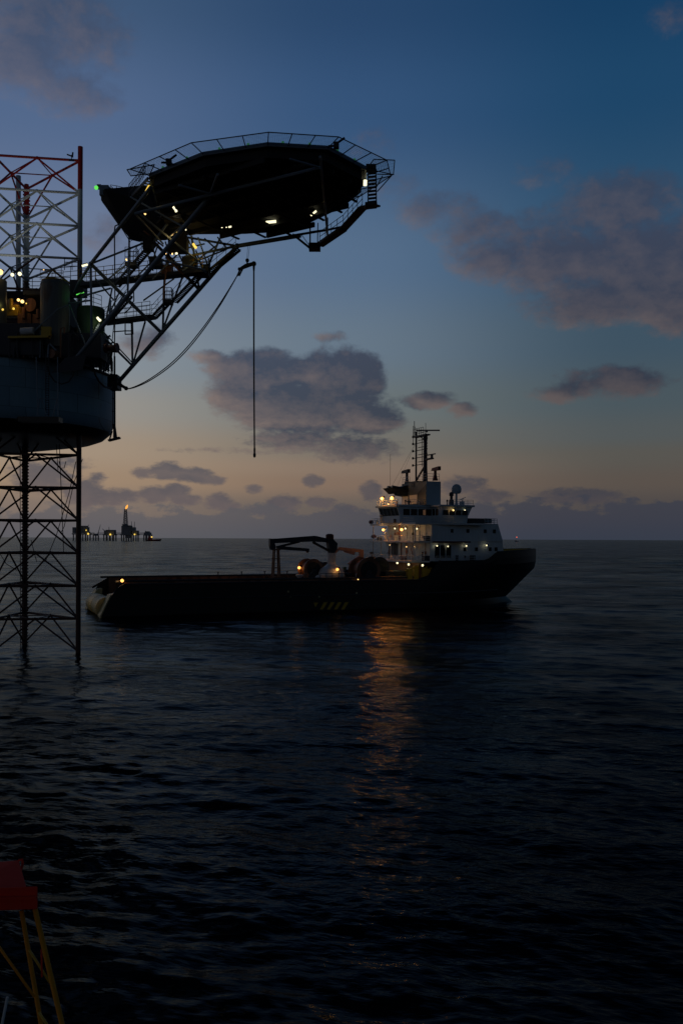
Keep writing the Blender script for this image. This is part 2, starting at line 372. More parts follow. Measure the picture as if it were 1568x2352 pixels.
# ------------------------------------------------------------------ the sea
def make_sea():
    rs = [6.0]
    while rs[-1] < 70000:
        r = rs[-1]; k = .0036 if r < 800 else (.0036 + .02*min(1, (r-800)/1500) if r < 2500 else .05)
        rs.append(r*(1+k))
    rs = np.array(rs)
    fine = np.arange(-30, 30.01, .165); coarse = np.arange(33, 328, 6.0)
    th = np.radians(np.concatenate([fine, coarse])); nt, nr = len(th), len(rs)
    R, A = np.meshgrid(rs, th, indexing='ij')
    X = R*np.sin(A); Y = R*np.cos(A); Z = np.zeros_like(X); DX = np.zeros_like(X); DY = np.zeros_like(X)
    rng = np.random.default_rng(11)
    dr = np.gradient(rs)[:, None]; da = np.gradient(np.abs(np.concatenate([fine, coarse]))).clip(.2)*math.pi/180
    sp_ = np.maximum(dr*np.ones_like(X), R*np.abs(da)[None, :]*.8)
    N = 150
    t_ = np.clip((R-220)/500, 0, 1); far = 1+1.6*t_*t_*(3-2*t_)
    lam = np.exp(rng.uniform(math.log(.55), math.log(20), N)); lam.sort()
    main = math.radians(250)      # waves run towards the camera and a little to the left
    for l in lam:
        a = main + rng.normal(0, .75 if l < 6 else .36)
        k = 2*math.pi/l; s = .020*(min(1, l/1.3))**.3 if l < 2.2 else .020*(2.2/l)**.62   # slope of each component
        amp = s/k*rng.uniform(.5, 1.3)*far; ph = rng.uniform(0, 6.283)
        keep = np.clip((l/sp_ - 3)/3, 0, 1)
        q = k*(X*math.cos(a) + Y*math.sin(a)) + ph
        Z += amp*np.cos(q)*keep; s_ = np.sin(q)*keep*amp*.9
        DX -= s_*math.cos(a); DY -= s_*math.sin(a)
    co_ = np.stack([X+DX, Y+DY, Z], -1).reshape(-1, 3).astype(np.float32)
    i, j = np.meshgrid(np.arange(nr-1), np.arange(nt), indexing='ij'); j2 = (j+1) % nt
    quads = np.stack([i*nt+j, i*nt+j2, (i+1)*nt+j2, (i+1)*nt+j], -1).reshape(-1, 4)
    # inner disc
    c = len(co_); co_ = np.vstack([co_, [[0, 0, 0]]]).astype(np.float32)
    me = bpy.data.meshes.new('water')
    nq = len(quads); tri = np.stack([np.full(nt, c), np.arange(nt), (np.arange(nt)+1) % nt], -1)[:, ::-1]
    me.vertices.add(len(co_)); me.vertices.foreach_set('co', co_.ravel())
    loops = np.concatenate([quads.ravel(), tri.ravel()]).astype(np.int32)
    me.loops.add(len(loops)); me.loops.foreach_set('vertex_index', loops)
    me.polygons.add(nq+nt)
    me.polygons.foreach_set('loop_start', np.concatenate([np.arange(nq)*4, nq*4+np.arange(nt)*3]).astype(np.int32))
    me.polygons.foreach_set('use_smooth', np.ones(nq+nt, dtype=bool))
    me.update(calc_edges=True); me.validate()
    o = bpy.data.objects.new('water', me); COL.objects.link(o); tag(o, kind='structure')
    mt = bpy.data.materials.new('sea_water'); mt.use_nodes = True; t = mt.node_tree; t.nodes.clear()
    m, vm, ss, mix, noise, xyz, ramp = NM(t)
    ge = t.nodes.new('ShaderNodeNewGeometry'); p = ge.outputs['Position']
    rot = t.nodes.new('ShaderNodeVectorRotate'); rot.rotation_type = 'Z_AXIS'; t.links.new(p, rot.inputs[0]); rot.inputs['Angle'].default_value = math.radians(14)
    q = vm('MULTIPLY', rot.outputs[0], (.5, 1, 0))
    h0 = noise(q, 3.4, 2, .5); h1 = noise(q, 1.3, 3, .55); h2 = noise(q, .42, 3, .5); h3 = noise(q, .11, 2, .5)
    slick = ss(noise(vm('MULTIPLY', p, (.6, 1, 0)), .022, 3, .5), .36, .60, .30, 1.)
    hh = m('ADD', m('ADD', m('MULTIPLY', m('ADD', m('MULTIPLY', h1, .42), m('MULTIPLY', h0, .13)), slick), m('MULTIPLY', m('MULTIPLY', h2, .85), slick)), m('MULTIPLY', h3, 1.5))
    patch = ss(noise(vm('MULTIPLY', p, (.7, 1, 0)), .05, 8, .7), .25, .75, .55, 1.45)
    bp = t.nodes.new('ShaderNodeBump'); bp.inputs['Strength'].default_value = 1.; bp.inputs['Distance'].default_value = .42
    lee = ss(vm('LENGTH', p, None, 1), 60., 420., .80, 1.)   # calmer water in the lee of the viewer's own vessel
    t.links.new(m('MULTIPLY', hh, lee), bp.inputs['Height'])
    fr = t.nodes.new('ShaderNodeFresnel'); fr.inputs['IOR'].default_value = 1.333; t.links.new(bp.outputs[0], fr.inputs['Normal'])
    gl = t.nodes.new('ShaderNodeBsdfGlossy'); gl.inputs['Roughness'].default_value = .12; gl.inputs['Color'].default_value = (.72, .87, 1, 1); t.links.new(bp.outputs[0], gl.inputs['Normal'])
    df = t.nodes.new('ShaderNodeBsdfDiffuse'); df.inputs['Color'].default_value = (.001, .0028, .0055, 1)
    mx = t.nodes.new('ShaderNodeMixShader'); t.links.new(m('MULTIPLY', m('POWER', fr.outputs[0], 1.32), m('MULTIPLY', patch, .46)), mx.inputs[0])
    t.links.new(df.outputs[0], mx.inputs[1]); t.links.new(gl.outputs[0], mx.inputs[2])
    ou = t.nodes.new('ShaderNodeOutputMaterial'); t.links.new(mx.outputs[0], ou.inputs[0])
    me.materials.append(mt)
make_sea()


# ------------------------------------------------------------------ jack-up rig
RIG = thing('jackup_rig', (-40, 111, 0), 'dark jack-up rig standing on a red and grey lattice leg with a helideck', 'oil rig')
def leg():
    Rc = Vector((-31.85, 108.3, 0)); Ac = Vector((-41.5, 117.2, 0)); Lc = Vector((-41.8, 106.8, 0))
    z0, bay = EYE-(1421-1234.3)/F*108.3, 75.14/F*108.3
    top = EYE+(1234-337)/F*108.3
    up = Vector((0, 0, 1))
    root = MB().tube(Rc-up*3, Rc+up*top, .30, 14).build('leg', 'leg', RIG, smooth=False)
    MB().tube(Lc-up*3, Lc+up*top, .27, 14).build('leg_chord', 'leg', root)
    ac = MB().tube(Ac-up*3, Ac+up*(z0+14*bay+.6), .29, 14).build('leg_chord', 'leg', root)
    t = MB(); z = -1.5
    d = (Rc-Ac).normalized(); d = Vector((1, -.1, 0)).normalized()
    t.bar(Ac-up*2.5, Ac+up*(z0+14*bay+.4), .66, .2, up=Vector((0, 1, 0)))
    while z < z0+14*bay:
        t.bar(Ac-d*.46+up*z, Ac+d*.46+up*z, .2, .17, up=(0, 0, 1)); z += .42
    t.build('gear_rack', 'leg', root)
    for k in range(0, 15):
        b = MB(); z = z0+bay*k; mids = []
        for p, q in ((Rc, Lc), (Rc, Ac), (Ac, Lc)):
            p1, q1 = p+up*z, q+up*z; mid = (p1+q1)/2; mids.append(mid)
            b.tube(p1, q1, .15, 7)
            b.tube(mid, p+up*(z-bay), .11, 7); b.tube(mid, q+up*(z-bay), .11, 7)
            b.ball(mid, .2, 8)
        for i in range(3): b.tube(mids[i], mids[(i+1) % 3], .07, 6)
        b.build('brace_frame', 'leg', root)
    # sea-water riser beside the far chord, marker light on the top frame
    MB().path([P(43, 700, 118), P(43, 404, 118)], .32, 10).build('riser_pipe', 'white', RIG, smooth=True)
    a = P(165, 369, 107.6); f = MB().tube(a, a+up*.7, .05).box(a.x-.3, a.x+.3, a.y-.15, a.y+.15, a.z, a.z+.16)
    f.tube(a+Vector((.1, 0, .5)), a+Vector((-.55, 0, .75)), .09, 6).tube(a+Vector((.1, 0, .4)), a+Vector((.15, 0, 1.0)), .1, 7)
    f.build('marker_light', 'dark', root)
    for (x0, y0, x1, y1, Z) in ((52, 1055, 54, 1385, 112), (60, 1055, 62, 1480, 112.5), (47, 1055, 48, 1500, 112.5), (137, 1050, 147, 1270, 110), (130, 1050, 134, 1080, 111)):
        MB().path([P(x0, y0-30, Z), P(x1, y1, Z)], .05, 5).build('hanging_cable', 'rope', RIG)
    for pts in (((175, 1060), (160, 1130), (130, 1230), (105, 1290), (85, 1290), (72, 1240)), ((190, 1055), (170, 1110), (148, 1210), (140, 1225)), ((136, 1058), (140, 1075), (148, 1075), (152, 1060)), ((0, 1270), (15, 1295), (40, 1310))):
        MB().path([P(x, y, 111) for x, y in pts], .05, 5).build('slack_cable', 'rope', RIG)
leg()

def hull_rig():
    c = Vector((-43, 112, 0)); r = 14
    def outline(inset, z):
        rr = r-inset; pts = []
        for i in range(41):
            a = math.radians(-90+143*i/40); pts.append(Vector((c.x+rr*math.cos(a), c.y+rr*math.sin(a), z)))
        n = Vector((.6, .8, 0)); d = Vector((-.8, .6, 0)); e = pts[-1]+d*42; pts.append(e)
        pts.append(Vector((-96+inset, e.y, z))); pts.append(Vector((-96+inset, c.y-rr, z)))
        return pts
    top = 34.3
    rings = [outline(i, z) for i, z in ((4.5, 26.05), (2.6, 26.12), (1.3, 26.6), (.5, 27.3), (.12, 28.1), (0, 29), (0, top-.5), (.02, top))]
    b = MB(); n = len(rings[0])
    b.add([p for q in rings for p in q], [(k*n+i, k*n+(i+1) % n, (k+1)*n+(i+1) % n, (k+1)*n+i) for k in range(len(rings)-1) for i in range(n)] + [tuple(range(n-1, -1, -1)), tuple(range((len(rings)-1)*n, len(rings)*n))])
    o = b.build('hull', 'rigblue', RIG)
    o.data.polygons.foreach_set('use_smooth', [True]*len(o.data.polygons))
    es = o.modifiers.new('split', 'EDGE_SPLIT'); es.split_angle = math.radians(50)
    # black bottom: anti-fouling skin 3 mm proud
    bb = MB(); rg = [outline(i-.006, z) for i, z in ((4.5, 26.03), (2.6, 26.1), (1.3, 26.58), (.5, 27.3))]
    bb.add([p for q in rg for p in q], [(k*n+i, k*n+(i+1) % n, (k+1)*n+(i+1) % n, (k+1)*n+i) for k in range(3) for i in range(n)] + [tuple(range(n-1, -1, -1))])
    bb.build('hull_bottom', 'black', RIG, smooth=True)
    # rub rails and rim
    rim = MB(); q = outline(-.14, top-.15)[:42]
    rim.path(q, .16, 6); rim.build('deck_rim', 'dark', RIG)
    hr = MB(); q = outline(.3, top+.1)[:42]; hr.rail([q[0]+Vector((-30, 0, 0))]+[q[i] for i in range(0, 40, 3)], 1.1, .035, 1.5); hr.build('handrail', 'dark', RIG)
    # hose loops hanging down the plating
    def wall(x, y): return P(x, y, 97.4)
    MB().path([P(216, 846, 102), P(219, 860, 102), P(228, 876, 102.5), P(240, 888, 104), P(251, 892, 106), P(260, 888, 107.6)], .11, 6).build('hose_loop', 'rope', RIG)
    MB().path([wall(108, 840)+Vector((0, .35, 0)), wall(112, 858)+Vector((0, .35, 0)), wall(124, 875)+Vector((0, .35, 0)), wall(140, 881)+Vector((0, .35, 0)), wall(156, 876)+Vector((0, .35, 0)), wall(166, 862)+Vector((0, .35, 0)), wall(169, 838)+Vector((0, .35, 0))], .07, 6).build('hose_loop', 'rope', RIG)
    # ladder frame and lower platform on the plating
    f = MB()
    for a, b_ in (((84, 820), (88, 955)), ((133, 820), (134, 955)), ((88, 916), (132, 916)), ((92, 916), (86, 955)), ((98, 918), (108, 956)), ((132, 916), (122, 956))):
        f.tube(P(*a, 97.5), P(*b_, 97.5), .06, 6)
    f.build('ladder_frame', 'truss', RIG)
    lad = MB()
    for k in range(26): lad.tube(P(106, 815+k*5.5, 97.6), P(113, 815+k*5.5, 97.6), .035, 5)
    lad.tube(P(106, 812, 97.6), P(106, 956, 97.6), .05, 5).tube(P(113, 812, 97.6), P(113, 956, 97.6), .05, 5)
    lad.build('ladder', 'dark', RIG)
    a, b_ = P(45, 962, 97.1), P(138, 962, 97.1)
    MB().box(a.x, b_.x, 96.7, 98.1, a.z-.35, a.z+.2).tube((a.x, 96.8, a.z+.1), (a.x-.5, 97.6, a.z-.1), .1).build('lower_platform', 'black', RIG)
    # mooring fender post on the rounded corner
    p0, p1 = P(263.5, 818, 109), P(264, 992, 109)
    pf = MB().tube(p0, p1, .12, 8).tube(P(259.5, 940, 109), P(259.5, 985, 109), .05, 6).tube(P(259.5, 830, 109), P(259.5, 940, 109), .045, 6)
    for y in (872, 915, 945, 975): pf.tube(P(258, y, 109.3), P(264, y, 109), .05, 6)
    pf.tube(P(263, 975, 109), P(265, 1005, 109), .14, 8, .26).bar(P(250, 1012, 109), P(276, 1005.5, 109), .8, .22).tube(P(252, 1010, 109), P(258, 990, 109), .1, 6)
    pf.build('fender_post', 'dark', RIG)
    # foot bracket of the support truss on the corner
    br = MB(); c2 = P(266, 876, 108.6)
    br.box(c2.x-.75, c2.x+.45, 107.6, 109.8, c2.z-1.0, c2.z+.7); br.tube(c2+Vector((.1, -.6, -.3)), c2+Vector((.95, -.6, -.55)), .16)
    br.tube(c2+Vector((0, -1.3, .3)), c2+Vector((0, 1.4, .3)), .4, 10)
    br.build('truss_bracket', 'dark', RIG, bevel=.05)
    br = MB(); c2 = P(160, 842, 99)
    br.hull([P(118, 857, 97.6), P(190, 850, 97.6), P(200, 812, 97.6), P(150, 822, 97.6), P(118, 857, 100), P(190, 850, 100), P(200, 812, 100), P(150, 822, 100)])
    br.build('truss_bracket', 'dark', RIG)
hull_rig()

def topside():
    T0 = 34.3
    # storage silos
    def silo(x0, x1, yt, yb, Z, m, name='silo', dome=.35):
        a, b = P(x0, yb, Z), P(x1, yb, Z); r = (b.x-a.x)/2; cx = (a.x+b.x)/2; zt = P(x0, yt, Z).z; zb = max(T0-.2, a.z)
        MB().lathe((cx, Z, 0), [(r, zb), (r, zt-r*dome), (r*1.02, zt-r*dome), (r*.93, zt-r*dome*.55), (r*.62, zt-r*.1), (.15, zt)], 24).build(name, m, RIG, smooth=False)
        return cx, r, zt
    cx, r, zt = silo(94, 159, 640, 800, 101.5, 'silo', dome=.5)
    MB().path([Vector((cx+r*.9*math.cos(a), 101.5+r*.9*math.sin(a), zt-.35)) for a in np.linspace(0, 6.28, 25)], .06, 6).rail([(cx-r*.8, 100.3, zt-.5), (cx+r*.8, 100.3, zt-.5)], 1.1, .03, .9).build('silo_rail', 'yellow', RIG)
    cx, r, zt = silo(178, 240, 703, 800, 103, 'green', 'mud_tank', .3)
    MB().rail([(cx-r*.9, 102, zt-.6), (cx-.2, 101.6, zt-.1), (cx+r*.95, 102, zt-.6)], 1.5, .035, .8).build('tank_rail', 'truss', RIG)
    silo(-26, 15, 640, 790, 100, 'silo', dome=.3)
    # machinery houses around the leg
    def house(name, x0, x1, yt, yb, Z0, Z1, m='dark'):
        a, b = P(x0, yb, Z0), P(x1, yt, Z0); return MB().box(a.x, b.x, Z0, Z1, max(T0-.1, a.z) if yb > 800 else a.z, b.z).build(name, m, RIG, bevel=.06)
    house('jacking_house', -60, 92, 742, 830, 99, 103)
    house('jacking_house', 92, 232, 764, 830, 100.4, 104)
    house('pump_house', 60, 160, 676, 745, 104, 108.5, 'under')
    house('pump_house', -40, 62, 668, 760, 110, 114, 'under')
    house('deck_house', 170, 226, 752, 830, 105, 109)
    house('winch_house', 160, 192, 642, 676, 104.6, 106.4)
    # white canister on a yellow rack
    a, b = P(49, 762, 98.4), P(78, 760, 98.4)
    MB().tube(a, b, .42, 14).build('liferaft_canister', 'whiteclean', RIG)
    MB().bar(a+Vector((-1.4, .3, -.62)), b+Vector((1.6, .3, -.62)), .9, .24).bar(a+Vector((2.2, .3, .1)), a+Vector((3.2, .3, .1)), .5, 1.0).build('canister_rack', 'yellow', RIG)
    MB().tube(P(76, 764, 98.6), P(134, 709, 99.2), .09, 7).tube(P(130, 712, 99.2), P(160, 700, 99.4), .08, 7).build('jib_strut', 'truss', RIG)
    # deck walkways and rails beside the leg
    wk = MB(); a, b = P(60, 672, 104), P(168, 666, 104)
    wk.box(a.x, b.x, 103, 104.6, a.z-.5, a.z); wk.rail([(a.x, 103, a.z), (b.x, 103, a.z)], 1.5, .04, 1.1); wk.build('walkway', 'dark', RIG)
    wk = MB(); a = P(120, 640, 106); b = P(205, 636, 106)
    wk.rail([(a.x, 106, a.z-.4), (b.x, 106, a.z)], 1.6, .04, 1.0); wk.rail([(a.x+1.6, 105.6, a.z+.9), (a.x+3.4, 105.6, a.z+.9)], 1.4, .05, .9); wk.build('catwalk_rail', 'truss', RIG)
    # pipes and hose reels cluttering the corner of the deck
    for i in range(34):
        x = 205+random.random()*54; y = 822+random.random()*20; Z = 102+random.random()*5; h = 18+random.random()*44
        pts = [P(x, y+14, Z), P(x+random.uniform(-3, 3), y-h*.5, Z), P(x+random.uniform(-6, 6), y-h, Z), P(x+random.uniform(-10, 10), y-h-3, Z)]
        MB().path(pts, random.uniform(.06, .17), 6).build('deck_pipe', random.choice(['dark', 'truss', 'dark', 'under']), RIG)
    for i in range(14):
        x = 15+random.random()*150; y = 745+random.random()*60; Z = 98.6+random.random()*1.2
        MB().path([P(x, 822, Z), P(x+random.uniform(-3, 3), y, Z), P(x+random.uniform(4, 18), y-3, Z), P(x+random.uniform(5, 22), y+12, Z)], random.uniform(.06, .14), 6).build('deck_pipe', random.choice(['dark', 'truss', 'rust']), RIG)
    for (x, y, r) in ((20, 706, .9), (70, 700, .8), (118, 812, .5)):
        c = P(x, y, 103.5 if y < 800 else 98.8); MB().lathe(c, [(r, 0), (r, .15), (r*.6, .16), (r*.6, .9), (r, .91), (r, 1.05)], 18, axis=(.3, 1, 0)).build('cable_reel', 'rust', RIG)
    mo = P(242, 800, 100.5); MB().lathe(mo, [(.55, 0), (.55, .3), (.35, .35), (.35, 1.2), (.55, 1.25), (.55, 1.5)], 16, axis=(1, -.2, 0)).build('mooring_winch', 'maroon', RIG)
    # yellow-lit gear inside the leg base
    for (x, y, s, mm) in ((92, 735, .7, 'rust'), (30, 715, .8, 'yellow'), (60, 735, .8, 'rust'), (118, 732, .55, 'rust'), (18, 770, .5, 'yellow')):
        c = P(x, y, 103); MB().box(c.x-s, c.x+s, 102.5, 103.7, c.z-s*.8, c.z+s*.8).tube((c.x, 102.4, c.z), (c.x, 102.4, c.z+s*1.6), s*.3, 10).build('valve_block', mm, RIG, bevel=.05)
topside()

# helideck ------------------------------------------------------------------
DK = 48.7
VT = [PH(x, y, DK) for x, y in ((345, 399), (468, 350), (615, 328), (752, 336), (839, 383))]
VB = [PH(x, y, DK-1.2) for x, y in ((838, 442), (793, 478), (672, 535), (560, 541), (442, 542), (372, 520))]
OUT = [Vector((p.x, p.y, 0)) for p in VT+VB]
CEN = sum(OUT, Vector())/len(OUT)
up = Vector((0, 0, 1))
def helideck():
    n = len(OUT)
    rings = [[p+up*DK for p in OUT], [p+up*(DK-.32) for p in OUT], [p.lerp(CEN, .035)+up*(DK-.40) for p in OUT], [p.lerp(CEN, .035)+up*(DK-1.15) for p in OUT]]
    b = MB(); b.add([p for r in rings for p in r], [(k*n+i, k*n+(i+1) % n, (k+1)*n+(i+1) % n, (k+1)*n+i) for k in range(3) for i in range(n)] + [tuple(range(n)), tuple(range(3*n, 4*n))])
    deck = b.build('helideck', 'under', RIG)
    e = MB()
    for i in range(n): e.bar(OUT[i]+up*(DK-.16)+(OUT[i]-CEN).normalized()*.05, OUT[(i+1) % n]+up*(DK-.16)+(OUT[(i+1) % n]-CEN).normalized()*.05, .14, .36)
    e.build('edge_beam', 'truss', deck)
    # girders under the deck
    xs = [p.x for p in OUT]; ys = [p.y for p in OUT]
    def clip(a, d):   # chord of the polygon through a along d
        ts = []
        for i in range(n):
            p, q = OUT[i], OUT[(i+1) % n]; ed = q-p; den = d.x*ed.y-d.y*ed.x
            if abs(den) < 1e-9: continue
            t = ((p.x-a.x)*ed.y-(p.y-a.y)*ed.x)/den; s = ((p.x-a.x)*d.y-(p.y-a.y)*d.x)/den
            if 0 <= s <= 1: ts.append(t)
        return (a+d*min(ts)*.93, a+d*max(ts)*.93) if len(ts) >= 2 else None
    d1 = Vector((.83, -.55, 0)); d2 = Vector((.55, .83, 0))
    for k in range(-3, 4):
        c = clip(CEN+d2*k*2.6, d1)
        if c: MB().bar(c[0]+up*(DK-1.4), c[1]+up*(DK-1.4), .25, .5).build('girder', 'under', deck)
    for k in range(-3, 4):
        c = clip(CEN+d1*k*2.8, d2)
        if c: MB().bar(c[0]+up*(DK-1.72), c[1]+up*(DK-1.72), .22, .14).build('girder', 'under', deck)
    # safety-net panels round the rim
    def panel(p0, p1, q0, q1):
        f = MB(); r = .05
        for a, b_ in ((p0, p1), (q0, q1), (p0, q0), (p1, q1)): f.tube(a, b_, r, 5)
        L = (p1-p0).length; kk = max(3, int(L/.16))
        for i in range(1, kk): f.tube(p0.lerp(p1, i/kk), q0.lerp(q1, i/kk), .007, 4, cap=False)
        for i in range(1, 10): f.tube(p0.lerp(q0, i/10), p1.lerp(q1, i/10), .007, 4, cap=False)
        f.build('net_panel', 'net', deck)
    def rim(i, w): return OUT[i]+(OUT[i]-CEN).normalized()*w+up*(DK+.18)
    wd = [1.9, 1.75, 1.65, 1.75, 2.2, 2.5, 1.6, 1.3, 1.3, 1.3, 1.5]
    def hoz(i): return OUT[i]+up*(DK-.2)
    for i in range(n):
        j = (i+1) % n
        if i == 10: continue
        L = (OUT[j]-OUT[i]).length; kk = max(1, round(L/1.85))
        for s in range(kk):
            a, b_ = s/kk, (s+1)/kk
            panel(hoz(i).lerp(hoz(j), a), hoz(i).lerp(hoz(j), b_), rim(i, wd[i]).lerp(rim(j, wd[j]), a), rim(i, wd[i]).lerp(rim(j, wd[j]), b_))
    # net wings at both ends
    panel(PH(345, 399, DK-.1), PH(355, 378, DK+.1), PH(301, 404, DK), PH(292, 389.6, DK+.1))
    panel(PH(842, 388, DK-.2), PH(858, 366, DK+.15), PH(903, 401, DK), PH(906, 368, DK+.15))
    # landing lights along the rim
    for i in range(0, 5):
        for s in (.25, .7):
            if i == 4: continue
            p = OUT[i].lerp(OUT[i+1], s)+up*(DK+.02); MB().lathe(p, [(.13, 0), (.13, .12), (.08, .2)], 8).build('landing_light', 'e_green_dim', deck)
    # fire monitors
    for x, y in ((388, 376), (772, 338)):
        p = PH(x, y, DK+.1); MB().box(p.x-.25, p.x+.25, p.y-.25, p.y+.25, p.z-.1, p.z+.4).tube(p+up*.3, p+Vector((.75, -.2, .75)), .1, 7).tube(p+up*.1, p+Vector((-.7, 0, .1)), .1, 7).build('fire_monitor', 'dark', deck)
    # underside trusses showing faintly against the dark plating
    for a, b_, Z0, Z1, r in (((311, 491), (735, 385), 88, 78.5, .17), ((481, 452), (500, 400), 84.5, 80, .12), ((735, 360), (752, 540), 77, 96, .12), ((500, 450), (410, 425), 84, 82.5, .11), ((735, 385), (665, 365), 78.5, 77.2, .10), ((481, 452), (420, 530), 84.5, 94, .12), ((311, 491), (375, 560), 90, 97, .10)):
        MB().tube(P(*a, Z0), P(*b_, Z1), r, 7).build('underside_strut', 'truss', deck)
    MB().path([P(716, 400, 82), P(714, 420, 82.4), P(722, 427, 82.4), P(733, 427, 82.4), P(738, 418, 82.4), P(737, 400, 82)], .07, 6).build('cable_loop', 'dark', deck)
    # lamps under the deck
    def tube_lamp(x0, y0, x1, y1, Z, m, r=.09):
        a, b_ = P(x0, y0, Z), P(x1, y1, Z)
        o = MB().tube(a, b_, r, 8).build('tube_lamp', m, deck)
        MB().bar(a+up*(r+.06), b_+up*(r+.06), .22, .08).build('lamp_housing', 'dark', deck)
    tube_lamp(337, 440, 344, 426, 88, 'e_yellow', .16); tube_lamp(399, 475, 405.5, 486, 90, 'e_tube', .13)
    for x0, x1 in ((508.5, 511.5), (518.5, 521), (525, 531.5)): tube_lamp(x0, 522-.02*(x0-508), x1, 521.5-.05*(x1-508), 95, 'e_tube', .09)
    tube_lamp(611, 511, 634, 508.5, 94, 'e_tube', .15); tube_lamp(714, 495, 726, 484.5, 91, 'e_tube', .10); tube_lamp(758.5, 457, 772, 445, 90, 'e_tube', .11)
    tube_lamp(838, 426, 838.5, 414, 85.2, 'e_tube', .17); tube_lamp(425.5, 527.5, 428, 527, 96, 'e_tube', .1)
    # stair tower at the outer end
    st = MB(); Z = 84.8
    st.box(P(840, 389, Z).x, P(863, 389, Z).x, Z-.4, Z+.8, P(840, 389, Z).z, P(840, 380, Z).z)
    for k in range(9): st.bar(P(845, 399+k*8.2, Z), P(863, 397+k*8.2, Z), .35, .10)
    st.tube(P(845, 388, Z), P(845, 470, Z), .06).tube(P(863, 388, Z), P(864, 470, Z), .06)
    st.bar(P(838, 473, Z+.2), P(865, 470, Z+.2), 1.2, .3)
    st.build('stair_tower', 'dark', deck)
    sb = MB(); sb.tube(P(866, 400, Z), P(904, 401, 83.5), .05).tube(P(866, 440, Z), P(900, 402, 83.6), .05).tube(P(864, 430, Z), P(878, 404, 84), .05).build('stair_brace', 'dark', deck)
    # escape gangway hanging under the far edge
    gw = MB(); k1, k2, k3, k4 = P(865, 471, 85.2), P(832, 478, 87), P(788, 526, 92.5), P(734, 563, 97)
    gw.bar(k2, k3, .9, .14).bar(k3, k4, .9, .3).bar(k1, k2, .9, .16)
    for a, b_, r in (((672, 538), (712, 570), .13), ((672, 541), (752, 528), .13), ((752, 528), (790, 520), .12), ((712, 520), (712, 568), .09), ((752, 500), (752, 528), .09), ((730, 512), (729, 560), .06), ((712, 532), (740, 528), .05), ((693, 540), (711, 565), .04)):
        gw.tube(P(*a, 96.5), P(*b_, 96.5), r, 6)
    gw.build('escape_gangway', 'dark', deck)
    gr = MB(); gr.rail([k2+Vector((0, .4, 0)), k3+Vector((0, .4, 0)), k4+Vector((0, .4, 0))], 1.6, .035, 1.3); gr.build('gangway_rail', 'dark', deck)
    a = P(722, 568, 97); MB().box(a.x-.6, a.x+.65, 96.3, 97.7, a.z-.28, a.z+.3).build('gangway_landing', 'dark', deck)
    return deck
M['e_green_dim'] = emit('green_lens', (.1, .8, .25, 1), .10)
DECK = helideck()

def access_platform():
    Z = 98
    pts = []
    for dz in (-2.5, 2.5):
        pts += [P(232, 441, Z+dz*.3), P(240, 434, Z+dz), P(300, 452, Z+dz), P(335, 425, Z+dz*.8), P(232.5, 460, Z+dz*.3), P(270, 514, Z+dz*.25), P(304, 552, Z+dz*.2), P(322, 556, Z+dz*.2), P(338, 549, Z+dz*.2), P(372, 519, Z+dz*.6)]
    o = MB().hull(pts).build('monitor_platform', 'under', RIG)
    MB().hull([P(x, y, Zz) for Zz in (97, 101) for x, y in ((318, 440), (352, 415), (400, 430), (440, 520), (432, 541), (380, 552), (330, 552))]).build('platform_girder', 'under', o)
    a = P(233, 446, 97); b = P(254, 431, 97)
    MB().box(a.x, b.x, 96.2, 97.6, a.z-.4, b.z).build('monitor_cabinet', 'truss', o, bevel=.04)
    r = MB(); r.rail([P(254, 446, 97), P(268, 448, 97), P(292, 454, 97)], 1.0, .035, .8); r.tube(P(256, 428, 97), P(273, 447, 97), .04).build('platform_rail', 'yellow', o)
    c = P(283, 447, 97); MB().box(c.x-.25, c.x+.25, 96.6, 97.4, c.z-.5, c.z+.4).lathe((c.x, 97, c.z+.4), [(.22, 0), (.22, .25), (.05, .4)], 10).build('foam_tank', 'orange', o)
    c = P(226, 430, 96.8); MB().box(c.x-.1, c.x+.35, 96.6, 97.1, c.z-.15, c.z+.25).tube(c+Vector((.2, 0, 0)), P(236, 434, 97), .06).build('light_bracket', 'dark', o)
    c = P(221.5, 431, 96.6); MB().ball(c, .22, 12).build('green_light', 'e_green', o)
    st = MB(); st.rail([P(296, 452, 94), P(318, 428, 89), P(334, 404, 85.5)], 1.3, .035, .8)
    a0, a1 = P(303, 450, 94), P(340, 410, 85.2)
    st.bar(a0, a1, .12, .3).bar(a0+Vector((.7, .5, 0)), a1+Vector((.7, .5, 0)), .12, .3)
    for k in range(9): p = a0.lerp(a1, k/8); st.bar(p, p+Vector((.7, .5, 0)), .25, .05)
    st.build('access_stair', 'dark', o)
    MB().tube(P(236, 464, 97), P(303, 553, 97.2), .05).tube(P(247, 472, 96.6), P(300, 556, 97), .05).build('drain_pipe', 'dark', o)
access_platform()

